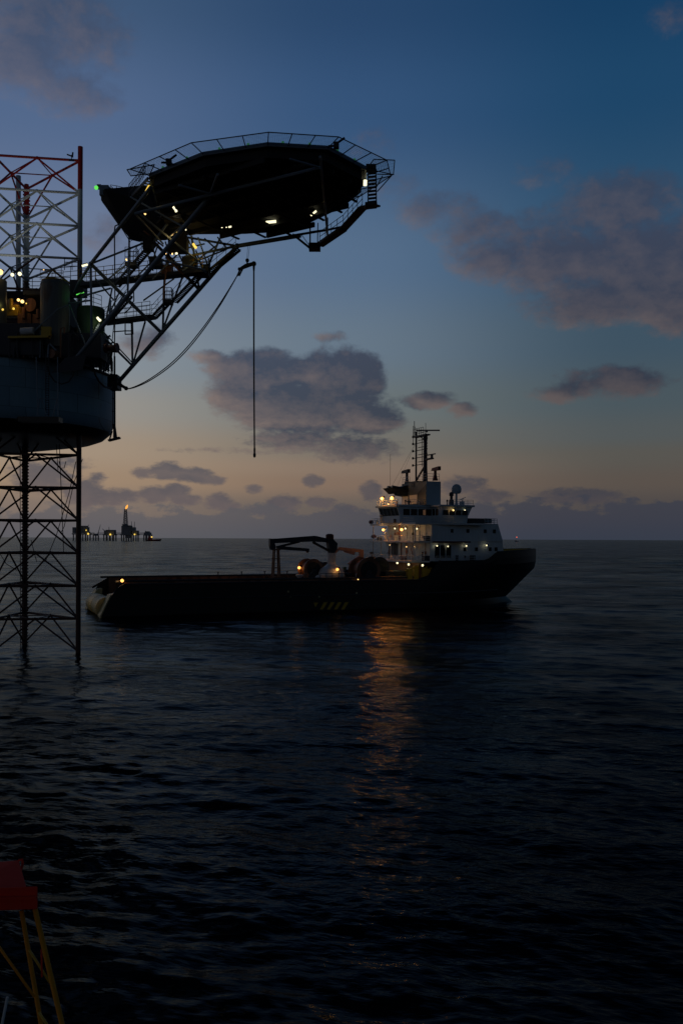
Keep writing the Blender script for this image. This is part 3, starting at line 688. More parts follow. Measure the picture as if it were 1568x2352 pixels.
def truss():
    N1 = lambda t: F1.lerp(T1, t)
    F1, T1 = P(160, 842, 99), P(481, 452, 84.5)
    F2, T2 = P(272, 878, 108.6), P(545, 565, 100)
    def far(x):      # point of the far lower chord at photo column x
        lo, hi = 0., 1.
        for _ in range(40):
            m_ = (lo+hi)/2; p = F2.lerp(T2, m_); lo, hi = (m_, hi) if CX+F*p.x/p.y < x else (lo, m_)
        return F2.lerp(T2, lo)
    def near(x):
        lo, hi = 0., 1.
        for _ in range(40):
            m_ = (lo+hi)/2; p = F1.lerp(T1, m_); lo, hi = (m_, hi) if CX+F*p.x/p.y < x else (lo, m_)
        return F1.lerp(T1, lo)
    root = MB().tube(F1, T1, .23, 12).build('support_truss', 'truss', RIG)
    def s(a, b, r=.1, name='truss_member', m='truss'): MB().tube(a, b, r*1.45, 8).build(name, m, root)
    s(F2, T2, .17); s(T2, P(690, 541, 97), .17); s(T2, P(430, 545, 100), .09)
    U1 = P(209, 606, 97); V1 = P(347, 430, 85.6); U2 = P(304, 503, 99.5)
    s(U1, V1, .13); s(U1, near(209), .09); s(U1, far(369), .14); s(U1, P(336, 556, 98), .08); s(P(336, 556, 98), P(430, 528, 98), .08)
    s(U1, P(180, 652, 103), .12); s(P(180, 652, 103), P(172, 672, 104.5), .12)
    s(P(297, 505, 98), P(297, 588, 99), .07); s(P(297, 588, 99), near(291), .07)
    s(U2, far(455), .13); s(far(303), P(303, 735, 106), .09); s(far(303), P(334, 738, 105.5), .08); s(far(372), P(378, 640, 103), .09); s(far(370), P(419, 637, 102), .08)
    s(far(455), P(440, 542, 99), .09); s(P(478, 612, 101), P(505, 548, 99.5), .08); s(P(424, 590, 99.5), T2, .1)
    s(far(303), P(236, 772, 102), .09); s(far(303)+Vector((0, 0, .35)), P(238, 762, 102.5), .05)
    s(near(236), P(290, 670, 95), .05); s(near(250), P(255, 690, 104), .06); s(P(258, 662, 104), P(243, 740, 106), .07)
    s(P(242, 742, 106), P(276, 668, 100), .06)
    s(P(160, 700, 102), P(196, 790, 100), .06); s(P(228, 745, 101), near(190), .08)
    s(P(190, 680, 104), P(255, 662, 103.5), .08); s(P(150, 698, 102), P(209, 690, 98), .07)
    s(near(420), P(300, 452, 90), .06); s(near(440), P(385, 548, 97), .06); s(near(360), P(470, 620, 99), .08); s(P(320, 490, 93), P(455, 600, 98), .08); s(P(395, 500, 95), P(350, 560, 97), .09)
    for (x0, y0, x1, y1) in ((455, 545, 478, 612), (470, 548, 500, 575), (500, 545, 522, 572), (430, 545, 455, 600), (410, 548, 432, 592), (395, 552, 420, 602), (380, 555, 397, 612), (365, 556, 350, 602), (345, 556, 367, 612), (330, 556, 352, 622), (445, 602, 520, 573), (400, 577, 470, 560), (420, 622, 500, 562), (350, 642, 430, 562), (310, 640, 360, 590), (330, 690, 400, 640), (250, 640, 300, 600), (220, 640, 262, 690)):
        s(P(x0, y0, 98.5), P(x1, y1, 100.5), .06)
    # node cans
    for p, r in ((U1, .26), (far(303), .26), (far(370), .28), (far(455), .24), (near(290), .24), (T2, .3)):
        MB().ball(p, r, 12).build('truss_node', 'truss', root)
    # pipes following the truss
    MB().path([P(263, 850, 107.5), P(264.5, 700, 104), P(263.5, 530, 99), P(265, 519, 98.6), P(272, 516, 98)], .075, 7).build('drain_pipe', 'dark', root)
    MB().path([P(252, 900-60, 107), P(262, 745, 105)], .05, 6).build('drain_pipe', 'dark', root)
    MB().path([P(307, 660, 100), P(308, 690, 100), P(299, 708, 100), P(286, 720, 100)], .07, 6).build('drain_pipe', 'dark', root)
    # walkways
    def walk(name, p, q, h, w_=1.1, t=.34, rows=3):
        b = MB(); b.bar(p, q, w_, t); o = b.build(name, 'dark', RIG)
        d = (q-p).normalized(); sd_ = Vector((d.y, -d.x, 0))*w_*.5
        r = MB(); r.rail([p+sd_+up*t*.5, q+sd_+up*t*.5], h, .035, 1.2, rows); r.rail([p-sd_+up*t*.5, q-sd_+up*t*.5], h, .03, 1.5, rows); r.build('handrail', 'yellow' if name == 'upper_walkway' else 'truss', o)
        return o
    walk('upper_walkway', P(188, 656, 105), P(472, 623, 99.5), 1.5, 1.3, .42)
    walk('lower_walkway', P(240, 742, 106.5), P(352, 728, 104), 1.5, 1.3, .36)
    def platform(x0, x1, y, Z, h=1.3):
        a, b = P(x0, y, Z), P(x1, y, Z); o = MB().box(a.x, b.x, Z-.7, Z+.7, a.z-.4, a.z).build('stair_landing', 'dark', root)
        r = MB(); r.rail([(a.x, Z-.7, a.z), (b.x, Z-.7, a.z), (b.x, Z+.7, a.z), (a.x, Z+.7, a.z)], h, .035, .5); r.build('landing_rail', 'truss', root)
    platform(377, 396, 690, 103); platform(452, 481, 627, 100.6, 1.5); platform(291, 316, 605, 100, 1.6)
    def stair(a, b, n_):
        a, b = Vector(a), Vector(b); f = MB(); sd_ = Vector((.45, .65, 0))
        f.bar(a, b, .1, .28).bar(a+sd_, b+sd_, .1, .28)
        for k in range(n_+1): p = a.lerp(b, k/n_); f.bar(p, p+sd_, .28, .05)
        f.build('stair_flight', 'dark', root)
        r = MB(); r.rail([a+up*.1, b+up*.1], 1.2, .03, 1.3, 2); r.build('stair_rail', 'truss', root)
    stair(P(348, 728, 104.5), P(379, 694, 103.2), 12); stair(P(396, 692, 103), P(452, 632, 100.8), 20); stair(P(476, 624, 100.5), P(541, 570, 99.6), 18)
    stair(P(262, 655, 102), P(300, 611, 100.2), 12); stair(P(306, 604, 100), P(345, 560, 98.5), 12); stair(P(238, 740, 104.5), P(292, 678, 101), 16)
    # hanging basket frame under the lower walkway
    f = MB()
    for a, b in (((288, 738), (288, 768)), ((305, 738), (306, 768)), ((288, 768), (306, 767)), ((288, 760), (306, 760)), ((262, 762), (288, 760)), ((287, 742), (306, 742))):
        for dz in (0, 1.2): f.tube(P(*a, 104+dz), P(*b, 104+dz), .07, 6)
    for q in ((288, 738), (306, 738), (288, 768), (306, 767), (262, 762)): f.tube(P(*q, 104), P(*q, 105.2), .06, 6)
    f.build('access_basket', 'dark', root)
    # cabinets and gear between the trusses
    for (x0, x1, y0, y1, Z, mm) in ((388, 432, 545, 580, 98, 'under'), (420, 452, 592, 622, 100, 'dark'), (330, 352, 545, 575, 97, 'under'), (400, 420, 492, 505, 93, 'dark'), (345, 372, 592, 615, 100, 'dark'), (372, 396, 610, 632, 101, 'rust'), (465, 482, 610, 628, 100.5, 'dark')):
        a, b = P(x0, y1, Z), P(x1, y0, Z); MB().box(a.x, b.x, Z-.6, Z+.7, a.z, b.z).build('equipment_cabinet', mm, root, bevel=.05)
    for a, b, Z in (((322, 535), (368, 570), 96), ((330, 530), (376, 566), 96.5), ((380, 590), (430, 640), 99), ((386, 585), (436, 634), 99.5), ((402, 470), (360, 512), 94), ((375, 690), (388, 560), 99), ((450, 575), (468, 625), 100)):
        MB().tube(P(*a, Z), P(*b, Z+1), .09, 7).build('service_pipe', random.choice(['rust', 'dark', 'yellow']), root)
    # lamps on the truss and the deck
    def tl(x0, y0, x1, y1, Z, m, r=.09): 
        a, b = P(x0, y0, Z), P(x1, y1, Z); MB().tube(a, b, r, 8).build('tube_lamp', m, root); MB().bar(a+up*(r+.05), b+up*(r+.05), .2, .07).build('lamp_housing', 'dark', root)
    tl(444, 559.5, 450.5, 570, 98.5, 'e_yellow', .15); tl(403, 582.5, 408, 582, 97, 'e_tube', .1); tl(189, 611, 201.5, 607.5, 100, 'e_tube', .11); tl(224, 729, 231, 737, 101, 'e_tube', .15)
    tl(395, 583, 397, 583.5, 97, 'e_small', .1); tl(289.5, 597, 292, 596, 100, 'e_small', .12); tl(406, 534.5, 410, 536, 95, 'e_yellow', .1); tl(332, 490, 335, 492.5, 91, 'e_small', .08)
    tl(380, 760-178, 382, 583, 97, 'e_small', .06)
    for (x, y, Z, m, r) in ((43, 689, 102.3, 'e_small', .17), (52, 692.5, 102.2, 'e_small', .2), (1, 625, 99.7, 'e_small', .32), (29, 631, 103, 'e_tube', .2), (46, 629, 103, 'e_tube', .22), (7, 711, 98.2, 'e_yellow', .12), (32, 709, 101.5, 'e_yellow', .14), (101, 620, 106.6, 'e_small', .08), (61, 697, 102, 'e_yellow', .08)):
        c = P(x, y, Z); o = MB().ball(c, r, 10).build('flood_lamp', m, root)
        MB().bar(c+Vector((0, .15, r)), c+Vector((0, .6, r)), r*1.6, .08).build('lamp_housing', 'dark', root)
    tl(262/1.4917*1., 677, 193.5, 671.5, 102.5, 'e_green', .05)
    lamp_light(P(47, 690, 101.6), RIG, 9, (1, .62, .2), .2); lamp_light(P(2, 700, 99.0), RIG, 2, (1, .75, .2), .15); lamp_light(P(172, 680, 100.9), RIG, 1.4, (.15, 1, .2), .15); lamp_light(P(228, 742, 100.2), RIG, 10, (1, .9, .6), .15)
    lamp_light(P(404, 500, 92), RIG, 2.5, (1, .8, .45), .2); lamp_light(P(447, 575, 97.5), RIG, 14, (1, .7, .25), .2); lamp_light(P(290, 612, 98.5), RIG, 8, (1, .8, .45), .2); lamp_light(P(2, 630, 98.6), RIG, 5, (1, .6, .2), .2)
    lamp_light(P(341, 445, 86.5), RIG, 3, (1, .7, .2), .15); lamp_light(P(395, 545, 95), RIG, 12, (1, .6, .2), .2)
truss()
for (x, y, Z, tx, ty, e) in ((-40, 640, 99, 60, 420, 850),):
    p = P(x, y, Z); q = P(tx, ty, 110)
    b = MB().lathe(p, [(.2, -.3), (.34, 0), (.34, .12)], 12, axis=(q-p)).tube(p, p-Vector((0, 0, 2.2)), .07, 6); b.build('flood_lamp', 'dark', RIG)
    lamp_light(p+(q-p).normalized()*.3, RIG, e, (1, .93, .80), .2, math.radians(62), q-p)

# transfer hose and hook ------------------------------------------------------
HS = thing('transfer_hose', P(272, 884, 108.0), 'dark bundled loading hose slung in a long curve from the rig corner, free end hanging', 'hose')
def bez(pts, n=40):
    """Catmull-Rom through the points"""
    out = []; q = [pts[0]*2-pts[1]]+pts+[pts[-1]*2-pts[-2]]
    for i in range(1, len(q)-2):
        for k in range(n//(len(q)-3)):
            t = k/(n//(len(q)-3)); a, b, c, d = q[i-1], q[i], q[i+1], q[i+2]
            out.append(.5*((2*b)+(c-a)*t+(2*a-5*b+4*c-d)*t*t+(3*b-3*c+d-a)*t**3))
    return out+[pts[-1]]
HZ = 100.4
base = [(270, 880), (281, 889), (290, 893), (310, 889), (345, 872), (390, 840), (430, 801), (470, 751), (505, 700), (530, 659), (545, 633)]
for off in (-1.1, 1.0):
    pts = []
    for i, (x, y) in enumerate(base):
        t = i/(len(base)-1); k = math.sin(min(1, max(0, (t-.2)/.75))*math.pi)*1.0; zz = 108.2+(HZ-108.2)*t
        pts.append(P(x+off*k*1.3, y+off*k*1.5, zz+off*.15))
    MB().path(bez(pts, 66), .062, 7).build('hose_strand', 'rope', HS)
MB().path(bez([P(583, 620, HZ), P(583, 640, HZ), P(583, 760, HZ), P(583.5, 900, HZ), P(584.5, 1035, HZ)], 24), .085, 8).build('hose_drop', 'rope', HS)
MB().lathe(P(584.5, 1049, HZ), [(.06, -.1), (.14, 0), (.16, .25), (.10, .45), (.12, .8), (.10, 1.0)], 12).build('end_fitting', 'dark', HS)
cl_ = P(285, 891, 107.8); MB().tube(P(272, 881, 108), P(292, 893, 107.4), .19, 9).ball(P(290, 892, 107.5), .26, 9).build('hose_clamp', 'dark', HS)
HK = thing('crane_hook', P(568, 604, HZ), 'crane hook ball and spreader bar holding the hose bend under the helideck', 'crane hook')
k = MB(); p1, p2 = P(552, 617, HZ), P(583, 606, HZ)
k.hull([p1+Vector((-.2, -.1, -.25)), p1+Vector((-.2, .1, -.25)), p1+Vector((0, -.1, .15)), p1+Vector((0, .1, .15)), p2+Vector((0, -.1, -.15)), p2+Vector((0, .1, -.15)), p2+Vector((-.1, -.1, .2)), p2+Vector((-.1, .1, .2)), P(563, 606, HZ-.1), P(563, 606, HZ+.1)])
k.lathe(p2+Vector((0, .15, .05)), [(.26, -.15), (.26, .1)], 14, axis=(0, 1, 0)); k.build('spreader_bar', 'dark', HK)
k = MB(); k.tube(P(553, 616, HZ), P(545, 634, HZ), .1, 7).tube(P(558, 616, HZ), P(549, 634, HZ+.1), .1, 7).ball(P(550, 618, HZ), .2, 9); k.build('hose_saddle', 'dark', HK)
k = MB(); k.tube(P(568, 606, HZ), P(568, 600, HZ), .1, 8).ball(P(568, 598, HZ), .22, 10).tube(P(583, 606, HZ), P(583, 622, HZ), .15, 8, .10); k.build('hook_ball', 'dark', HK)
for (x0, x1) in ((567, 570), (569.5, 574.5)):
    MB().tube(P(x0, 597, HZ), P(x1, 556, HZ-.6), .022, 5).build('hoist_wire', 'dark', HK)

# ------------------------------------------------------------------ anchor-handling supply ship (x forward, y port, z up in its own frame)
TH = math.radians(23); EF = Vector((math.cos(TH), math.sin(TH), 0)); EP = Vector((-math.sin(TH), math.cos(TH), 0))
S0 = Vector((-41.5, 155, 0)) + EP*10.5
SHIP = thing('supply_ship', S0, 'black hulled anchor handling supply ship with a lit white superstructure', 'ship', TH)
def SY(x, y, yl):
    d = ray(x, y); c = Vector((0, 0, EYE)); t = (yl - (c-S0).dot(EP))/d.dot(EP); p = c+d*t
    return Vector(((p-S0).dot(EF), yl, p.z))
def SS(x, y, s):
    d = ray(x, y); c = Vector((0, 0, EYE)); t = (s - (c-S0).dot(EF))/d.dot(EF); p = c+d*t
    return Vector((s, (p-S0).dot(EP), p.z))
def sh(b, name, m, parent=None, **kw): return b.build(name, m, parent or SHIP, world=False, **kw)
HB = 10.5
ST = -HB
fc1 = SY(977, 1333, ST); fc2 = SY(997, 1300, ST); fc3 = SY(1000, 1288, ST)
zr = SY(448, 1338, ST).z
zf = SY(1040, 1288, ST).z
tip = SY(256, 1368, ST); rt = SY(276, 1342, ST)
s_step = SY(1116, 1287, ST+1).s if False else SY(1116, 1287, ST+1).x
zb1 = zf+1.75
SHEER = [(0, .35), (tip.x, tip.z), (rt.x, zr-.05), (rt.x+3, zr), (fc1.x, zr), (fc2.x, SY(997, 1300, ST).z), (fc3.x+.6, zf), (s_step-.5, zf+.1), (s_step+2.2, zb1), (97.5, 11.9)]
def interp(tab, x):
    for (a, b), (c, d) in zip(tab, tab[1:]):
        if x <= c: return b+(d-b)*max(0, min(1, (x-a)/(c-a)))
    return tab[-1][1]
SEND = [(-1.5, 92.2), (0, 91.0), (1.3, 89.4), (4.5, 93.2), (7.8, 97.2), (9.5, 97.4), (12.5, 97.4)]
def half(s, z):
    e = interp(SEND, z); k = max(0, min(1, z/9)); s0 = 56+15*k; p = 1.75+.9*k
    y = HB if s <= s0 else HB*max(0, 1-((s-s0)/(e-s0))**p)
    if z < 0: y *= 1+.06*z
    return y
def hull_ship():
    zs0 = [-1.5, -.4, .3, 1.3, 2.4, 3.6, 4.8]; NT_ = 90
    rows = []
    for i in range(NT_+1):
        t = i/NT_; t = t*.82/.7 if t < .7 else .82+(t-.7)/.3*.18
        row = []
        for j in range(12):
            z = zs0[j] if j < 7 else None
            s = t*interp(SEND, z if z is not None else 8)
            top = interp(SHEER, s)
            if z is None: z = 4.8+(max(top, 4.8)-4.8)*(j-6)/5
            z = min(z, top); e = interp(SEND, z); s = t*e; z = min(z, interp(SHEER, s))
            row.append((s, half(s, z), z))
        rows.append(row)
    b = MB(); n = 12
    for side in (-1, 1):
        vs = [(s, side*y, z) for r in rows for (s, y, z) in r]
        b.add(vs, [(i*n+j, (i+1)*n+j, (i+1)*n+j+1, i*n+j+1) for i in range(NT_) for j in range(n-1)])
    o = sh(b, 'hull', 'black')
    bm = bmesh.new(); bm.from_mesh(o.data); bmesh.ops.remove_doubles(bm, verts=bm.verts, dist=.002); bm.to_mesh(o.data); bm.free()
    sd_ = o.modifiers.new('plate', 'SOLIDIFY'); sd_.thickness = .18; sd_.offset = 0
    # rubbing strakes
    for z, nm in ((zr-.15, 'rub_rail'), (3.1, 'rub_rail')):
        for side in (-1, 1):
            sh(MB().path([(s, side*(half(s, z)+.1), z) for s in np.linspace(rt.x+1, fc1.x if z > 4 else 84, 30)], .16, 6), nm, 'dark')
    # hazard chevrons on the side: real painted marks 1 cm proud
    for i in range(5):
        x = 722+i*16.2; a = SY(x, 1400, ST-.11); c = SY(x+12, 1383, ST-.11); c.x, a.x = max(a.x+.3, c.x), a.x
        d1 = Vector((.75, 0, 0))
        if i == 0:
            a = SY(720, 1392, ST-.11); pts = [SY(720, 1384, ST-.11), SY(731, 1384, ST-.11), SY(724, 1395, ST-.11)]
        else:
            a = SY(x-4, 1400, ST-.11); bq = SY(x+3.5, 1400, ST-.11); cq = SY(x+14, 1383, ST-.11); dq = SY(x+5.5, 1383, ST-.11); pts = [a, bq, cq, dq]
        sh(MB().prism(pts, (0, .012, 0)), 'hazard_stripe', 'yellow')
    # draught and fender marks
    for x, y in ((660, 1347), (731, 1358), (665, 1358), (817, 1350)):
        p = SY(x, y+14, ST-.11); sh(MB().prism([p, p+Vector((.35, 0, 0)), p+Vector((.35, 0, .35)), p+Vector((0, 0, .35))], (0, .012, 0)), 'hull_mark', 'cream')
    # decks
    dk = [(2.8, half(2.8, 3)-.35), (30, HB-.35), (66, HB-.35)]
    sh(MB().prism([(2.8, -10.1, 2.7), (66, -10.1, 2.7), (66, 10.1, 2.7), (2.8, 10.1, 2.7)], (0, 0, .3)), 'cargo_deck', 'timber')
    q = [(s, half(s, zf-.3)-.25) for s in np.linspace(fc3.x, 95.5, 24)]
    sh(MB().prism([(s, -y, zf-.35) for s, y in q]+[(s, y, zf-.35) for s, y in reversed(q)], (0, 0, .25)), 'forecastle_deck', 'dark')
    sh(MB().prism([(62.5, -10.1, 3), (62.5, 10.1, 3), (62.5, 10.1, zf-.4), (62.5, -10.1, zf-.4)], (.2, 0, 0)), 'winch_bulkhead', 'rust')
    # cargo rails with the inner face in rusty brown, stanchions on top
    for side in (-1, 1):
        rail = sh(MB().box(rt.x+1, 61.5, side*9.2-.12, side*9.2+.12, 3.0, zr+.28), 'cargo_rail', 'rust')
        sh(MB().tube((rt.x-.6, side*9.2, zr+.35), (61.5, side*9.2, zr+.35), .2, 8), 'rail_cap', 'dark', rail)
        for k in range(24): sh(MB().box(rt.x+2.2+k*2.1, rt.x+2.4+k*2.1, side*9.08-side*.22-.1, side*9.08-side*.22+.1, 3.0, zr+.2), 'rail_stiffener', 'rust', rail)
    for x in (696, 717, 740, 764, 790):
        p = SS(x*.6+20, 1322, 20); 
    for s in np.linspace(26, 56, 7):
        sh(MB().tube((s, 9.2, zr+.4), (s, 9.2, zr+1.1), .1, 6).box(s-.2, s+.2, 9.0, 9.4, zr+1.0, zr+1.15), 'rail_bollard', 'dark')
    sh(MB().box(36.0, 50, 8.95, 9.06, 4.6, zr+.1), 'timber_sheathing', 'pink' if False else 'timber')
    # stern: roller between cream horns
    for side in (-1, 1):
        y0, y1 = (side*7.2, side*10.42)
        sh(MB().prism([(-.25, y0, -1), (tip.x+1, y0, -1), (tip.x+1, y0, tip.z+.3), (tip.x-.15, y0, tip.z+.05), (-.25, y0, .4)], (0, y1-y0, 0)), 'stern_horn', 'cream')
        if side > 0: sh(MB().bar((tip.x-.6, side*9.9, tip.z+.35), (rt.x+1.2, side*9.6, zr+.2), .5, .4), 'stern_rail', 'black')
    ro = sh(MB().lathe((1.3, -7.1, 1.5), [(1.85, 0), (1.85, 14.2)], 28, axis=(0, 1, 0)), 'stern_roller', 'cream', smooth=False)
    sh(MB().lathe((1.3, -.5, 1.5), [(1.88, 0), (1.88, 4.6)], 28, axis=(0, 1, 0)), 'roller_band', 'yellow', ro)
    sh(MB().lathe((1.3, -6.6, 1.5), [(1.87, 0), (1.87, 1.2)], 28, axis=(0, 1, 0)), 'roller_band', 'yellow', ro)
    sh(MB().box(3.2, 3.5, -5.9, 5.9, -1, 2.7), 'stern_plate', 'bluep')
    sh(MB().box(6, 8.2, 5.5, 8.6, 3, 5.2).box(6.2, 8, 5.7, 8.4, 5.2, 5.6), 'stern_locker', 'dark')
hull_ship()

def lamp(p, m='e_orange', r=.26, watts=0, col=(1, .56, .2), parent=None, stem=0):
    b = MB().ball(p, r, 10); o = sh(b, 'deck_lamp', m, parent or SHIP)
    h = MB().lathe(Vector(p)+Vector((r*.8, 0, r*.55)), [(r*.5, -.05), (r*.95, .1), (r*.5, .35)], 10, axis=(.5, 0, .85))
    if stem: h.tube(Vector(p)+Vector((.3, 0, 0)), Vector(p)+Vector((.3, 0, -stem)), .06, 6)
    sh(h, 'lamp_hood', 'dark', parent or SHIP)
    if watts:
        d = bpy.data.lights.new('lamp_light', 'POINT'); d.energy = watts; d.color = col; d.shadow_soft_size = .3
        l = bpy.data.objects.new('lamp_light', d); COL.objects.link(l); l.parent = SHIP; l.location = Vector(p)+Vector((-r-.45, -.15, -.1))
    return o

def flood(p, watts, col=(1, .25, .02), aim=(-.20, -.80, -.60)):
    d = bpy.data.lights.new('flood_light', 'SPOT'); d.energy = watts; d.color = col; d.shadow_soft_size = .30; d.spot_size = math.radians(68); d.spot_blend = 1
    l = bpy.data.objects.new('flood_light', d); COL.objects.link(l); l.parent = SHIP; l.location = Vector(p)+Vector((-.75, -.25, -.1))
    l.rotation_euler = Vector(aim).to_track_quat('-Z', 'Y').to_euler()
def superstructure():
    A = 64.0
    z1, z2 = 13.5, 17.0; z0 = zf-.1
    # tier one and tier two: plan follows the narrowing bow
    def deckhouse(name, s0, s1, y0, y1, zb, zt, rake=0, m='white'):
        b = MB(); b.hexa([(s0, -y0, zb), (s1, -y1, zb), (s1, y1, zb), (s0, y0, zb), (s0, -y0, zt), (s1-rake, -y1, zt), (s1-rake, y1, zt), (s0, y0, zt)])
        return sh(b, name, m, bevel=.05)
    deckhouse('lower_house', A+.6, 85.0, 10.25, 6.2, z0, z1, .5)
    deckhouse('upper_house', A+1.0, 84.5, 10.25, 6.4, z1, z2+.3, 1.3)
    # deck plates overhanging aft
    def plate(name, s0, s1, y, z, t=.3, m='whiteclean', y1=None):
        y1 = y if y1 is None else y1
        return sh(MB().hexa([(s0, -y, z-t), (s1, -y1, z-t), (s1, y1, z-t), (s0, y, z-t), (s0, -y, z), (s1, -y1, z), (s1, y1, z), (s0, y, z)]), name, m, bevel=.04)
    plate('winch_deck', A-4.5, A+.6, 10.3, zf, .35, 'whiteclean')
    plate('boat_deck', A-3.2, A+1.0, 10.6, z1+.1, .35); sh(MB().box(A+1, 74, -10.45, -8.6, z1-.25, z1+.05), 'side_walkway', 'maroon'); sh(MB().box(A+1, 74, 8.6, 10.45, z1-.25, z1+.05), 'side_walkway', 'maroon')
    plate('bridge_deck', A-3.0, 78.2, 10.8, z2+.3, .4, 'whiteclean', 9.3)
    # aft casing columns and doors
    for y in (-9.6, -4.2, .8, 5.5, 9.6): sh(MB().tube((A-2.8, y, zf), (A-2.8, y, z1-.2), .13, 8), 'support_post', 'maroon' if y in (-4.2,) else 'whiteclean')
    for y in (-9.9, 9.9): sh(MB().tube((A-2.6, y, z1+.1), (A-2.6, y, z2), .12, 8), 'support_post', 'whiteclean')
    sh(MB().tube((A-2.4, -2.5, z1+.1), (A-2.4, -2.5, z2+.1), .14, 8), 'support_post', 'maroon')
    for y, z in ((-7.2, zf), (3.1, zf), (7.4, z1+.1), (-4.9, z1+.1)): 
        o = sh(MB().box(A+.50 if z < 12 else A+.90, A+.62 if z < 12 else A+1.02, y-.45, y+.45, z+.15, z+2.15), 'door', 'bluep', bevel=.03)
        sh(MB().box((A+.44 if z < 12 else A+.84), (A+.50 if z < 12 else A+.9), y+.25, y+.32, z+1.0, z+1.2), 'door_handle', 'dark', o)
    for y, z, r in ((5.0, 15.2, .38), (-.2, 11.4, .38), (-2.6, 11.8, .38), (8.2, 14.5, .35), (-6.6, 14.4, .3)):
        sh(MB().lathe((A+.45 if z < 13 else A+.85, y, z), [(r, -.06), (r, .08)], 16, axis=(1, 0, 0)), 'lifebuoy', 'pink')
    # inclined ladders on the aft face
    for (y0, za, y1, zc, s) in ((-8.6, z1+.1, -6.4, z2+.2, A-.6), (-5.2, zf, -3.0, z1, A-.8), (-9.0, zf, -7.0, z1, A-1.4)):
        l = MB(); l.bar((s, y0, za), (s, y1, zc), .08, .22).bar((s+.7, y0, za), (s+.7, y1, zc), .08, .22)
        for k in range(13): l.bar((s, y0+(y1-y0)*k/12, za+(zc-za)*k/12), (s+.7, y0+(y1-y0)*k/12, za+(zc-za)*k/12), .2, .04)
        sh(l, 'inclined_ladder', 'whiteclean')
    # wheelhouse
    wz0, wz1 = z2+.3, 20.65
    af = MB(); yb = 4.6
    af.hexa([(60.6, -yb, wz0), (71, -yb, wz0), (71, yb, wz0), (60.6, yb, wz0), (60.6, -yb, wz0+1.5), (71, -yb, wz0+1.5), (71, yb, wz0+1.5), (60.6, yb, wz0+1.5)])
    af.hexa([(60.6, -yb, wz0+1.5), (71, -yb, wz0+1.5), (71, yb, wz0+1.5), (60.6, yb, wz0+1.5), (60.0, -yb, wz1), (71, -yb, wz1), (71, yb, wz1), (60.0, yb, wz1)])
    sh(af, 'aft_wheelhouse', 'white')
    fw = MB(); yw = 8.9
    fw.hexa([(68, -yw, wz0), (74.0, -yw, wz0), (74.0, yw, wz0), (68, yw, wz0), (68, -yw, wz0+1.6), (74.3, -yw, wz0+1.6), (74.3, yw, wz0+1.6), (68, yw, wz0+1.6)])
    fw.hexa([(68, -yw, wz0+1.6), (74.3, -yw, wz0+1.6), (74.3, yw, wz0+1.6), (68, yw, wz0+1.6), (68, -yw-.1, wz1), (75.2, -yw-.1, wz1), (75.2, yw+.1, wz1), (68, yw+.1, wz1)])
    sh(fw, 'forward_wheelhouse', 'bluep')
    sh(MB().box(59.6, 71, -yb-.5, yb+.5, wz1, wz1+.45), 'aft_roof', 'bluep', bevel=.05)
    sh(MB().box(67.4, 75.6, -yw-.5, yw+.5, wz1+.01, wz1+.4), 'forward_roof', 'bluep', bevel=.05)
    def win(a, b, c, d): return sh(MB().hexa([*a, *b]) if False else MB().add([*a, *b], [(0, 1, 2, 3), (7, 6, 5, 4), (0, 4, 5, 1), (1, 5, 6, 2), (2, 6, 7, 3), (3, 7, 4, 0)]), 'window', 'glass')
    def sidewin(s0, s1, z0_, z1_, y, lean=0, m='glass', name='window'):
        return sh(MB().hexa([(s0, y-.03, z0_), (s1, y-.03, z0_), (s1, y+.03, z0_), (s0, y+.03, z0_), (s0, y-.03, z1_), (s1, y-.03, z1_), (s1, y+.03, z1_), (s0, y+.03, z1_)]), name, m)
    def aftwin(y0, y1, z0_, z1_, s, lean=0, m='glass', name='window'):
        return sh(MB().hexa([(s-.03, y0, z0_), (s+.03, y0, z0_), (s+.03, y1, z0_), (s-.03, y1, z0_), (s-.03-lean, y0, z1_), (s+.03-lean, y0, z1_), (s+.03-lean, y1, z1_), (s-.03-lean, y1, z1_)]), name, m)
    for k in range(5): aftwin(-4.3+k*1.76, -4.3+k*1.76+1.5, wz0+1.55, wz1-.25, 60.55, .5)
    for k in range(4): sidewin(61.4+k*1.75, 62.9+k*1.75, wz0+1.6, wz1-.45, -yb)
    for k in range(4): sidewin(61.4+k*1.75, 62.9+k*1.75, wz0+1.6, wz1-.45, yb)
    sidewin(66.0, 66.6, wz0+1.7, wz1-.6, -yb-.03, 0, 'e_amber', 'lit_window')
    for k in range(4): sidewin(68.3+k*1.5, 69.6+k*1.5, wz0+1.65, wz1-.3, -yw-.03)
    for y in (-7.0, -5.6): aftwin(y-.5, y+.5, wz0+1.6, wz1-.35, 67.98)
    for k in range(9): aftwin(-8.4+k*1.9, -8.4+k*1.9+1.6, wz0+1.75, wz1-.3, 74.75, -.35)
    # windows and ports of the house sides (hull side taper followed)
    def yside(s): return -(10.25+(6.3-10.25)*(s-64.8)/20.2)
    for s, z in ((70.3, 15.7), (74.6, 15.7), (79.4, 15.7), (73.8, 11.9), (77.0, 11.9), (80.8, 11.9), (73.8, 10.3), (76.1, 10.3), (82.5, 11.9), (82.0, 15.7)):
        y = yside(s); r = .34 if z > 11 else .25
        sh(MB().box(s-r, s+r, y-.05, y+.1, z-r*1.15, z+r*1.15), 'porthole', 'glass', bevel=.05)
        sh(MB().box(s-r, s+r, -y-.1, -y+.05, z-r*1.15, z+r*1.15), 'porthole', 'glass', bevel=.05)
    for s in (66.4, 67.9, 69.4): sh(MB().box(s-.55, s+.55, yside(s)-.07, yside(s)+.3, 10.2, 12.7), 'side_opening', 'glass')
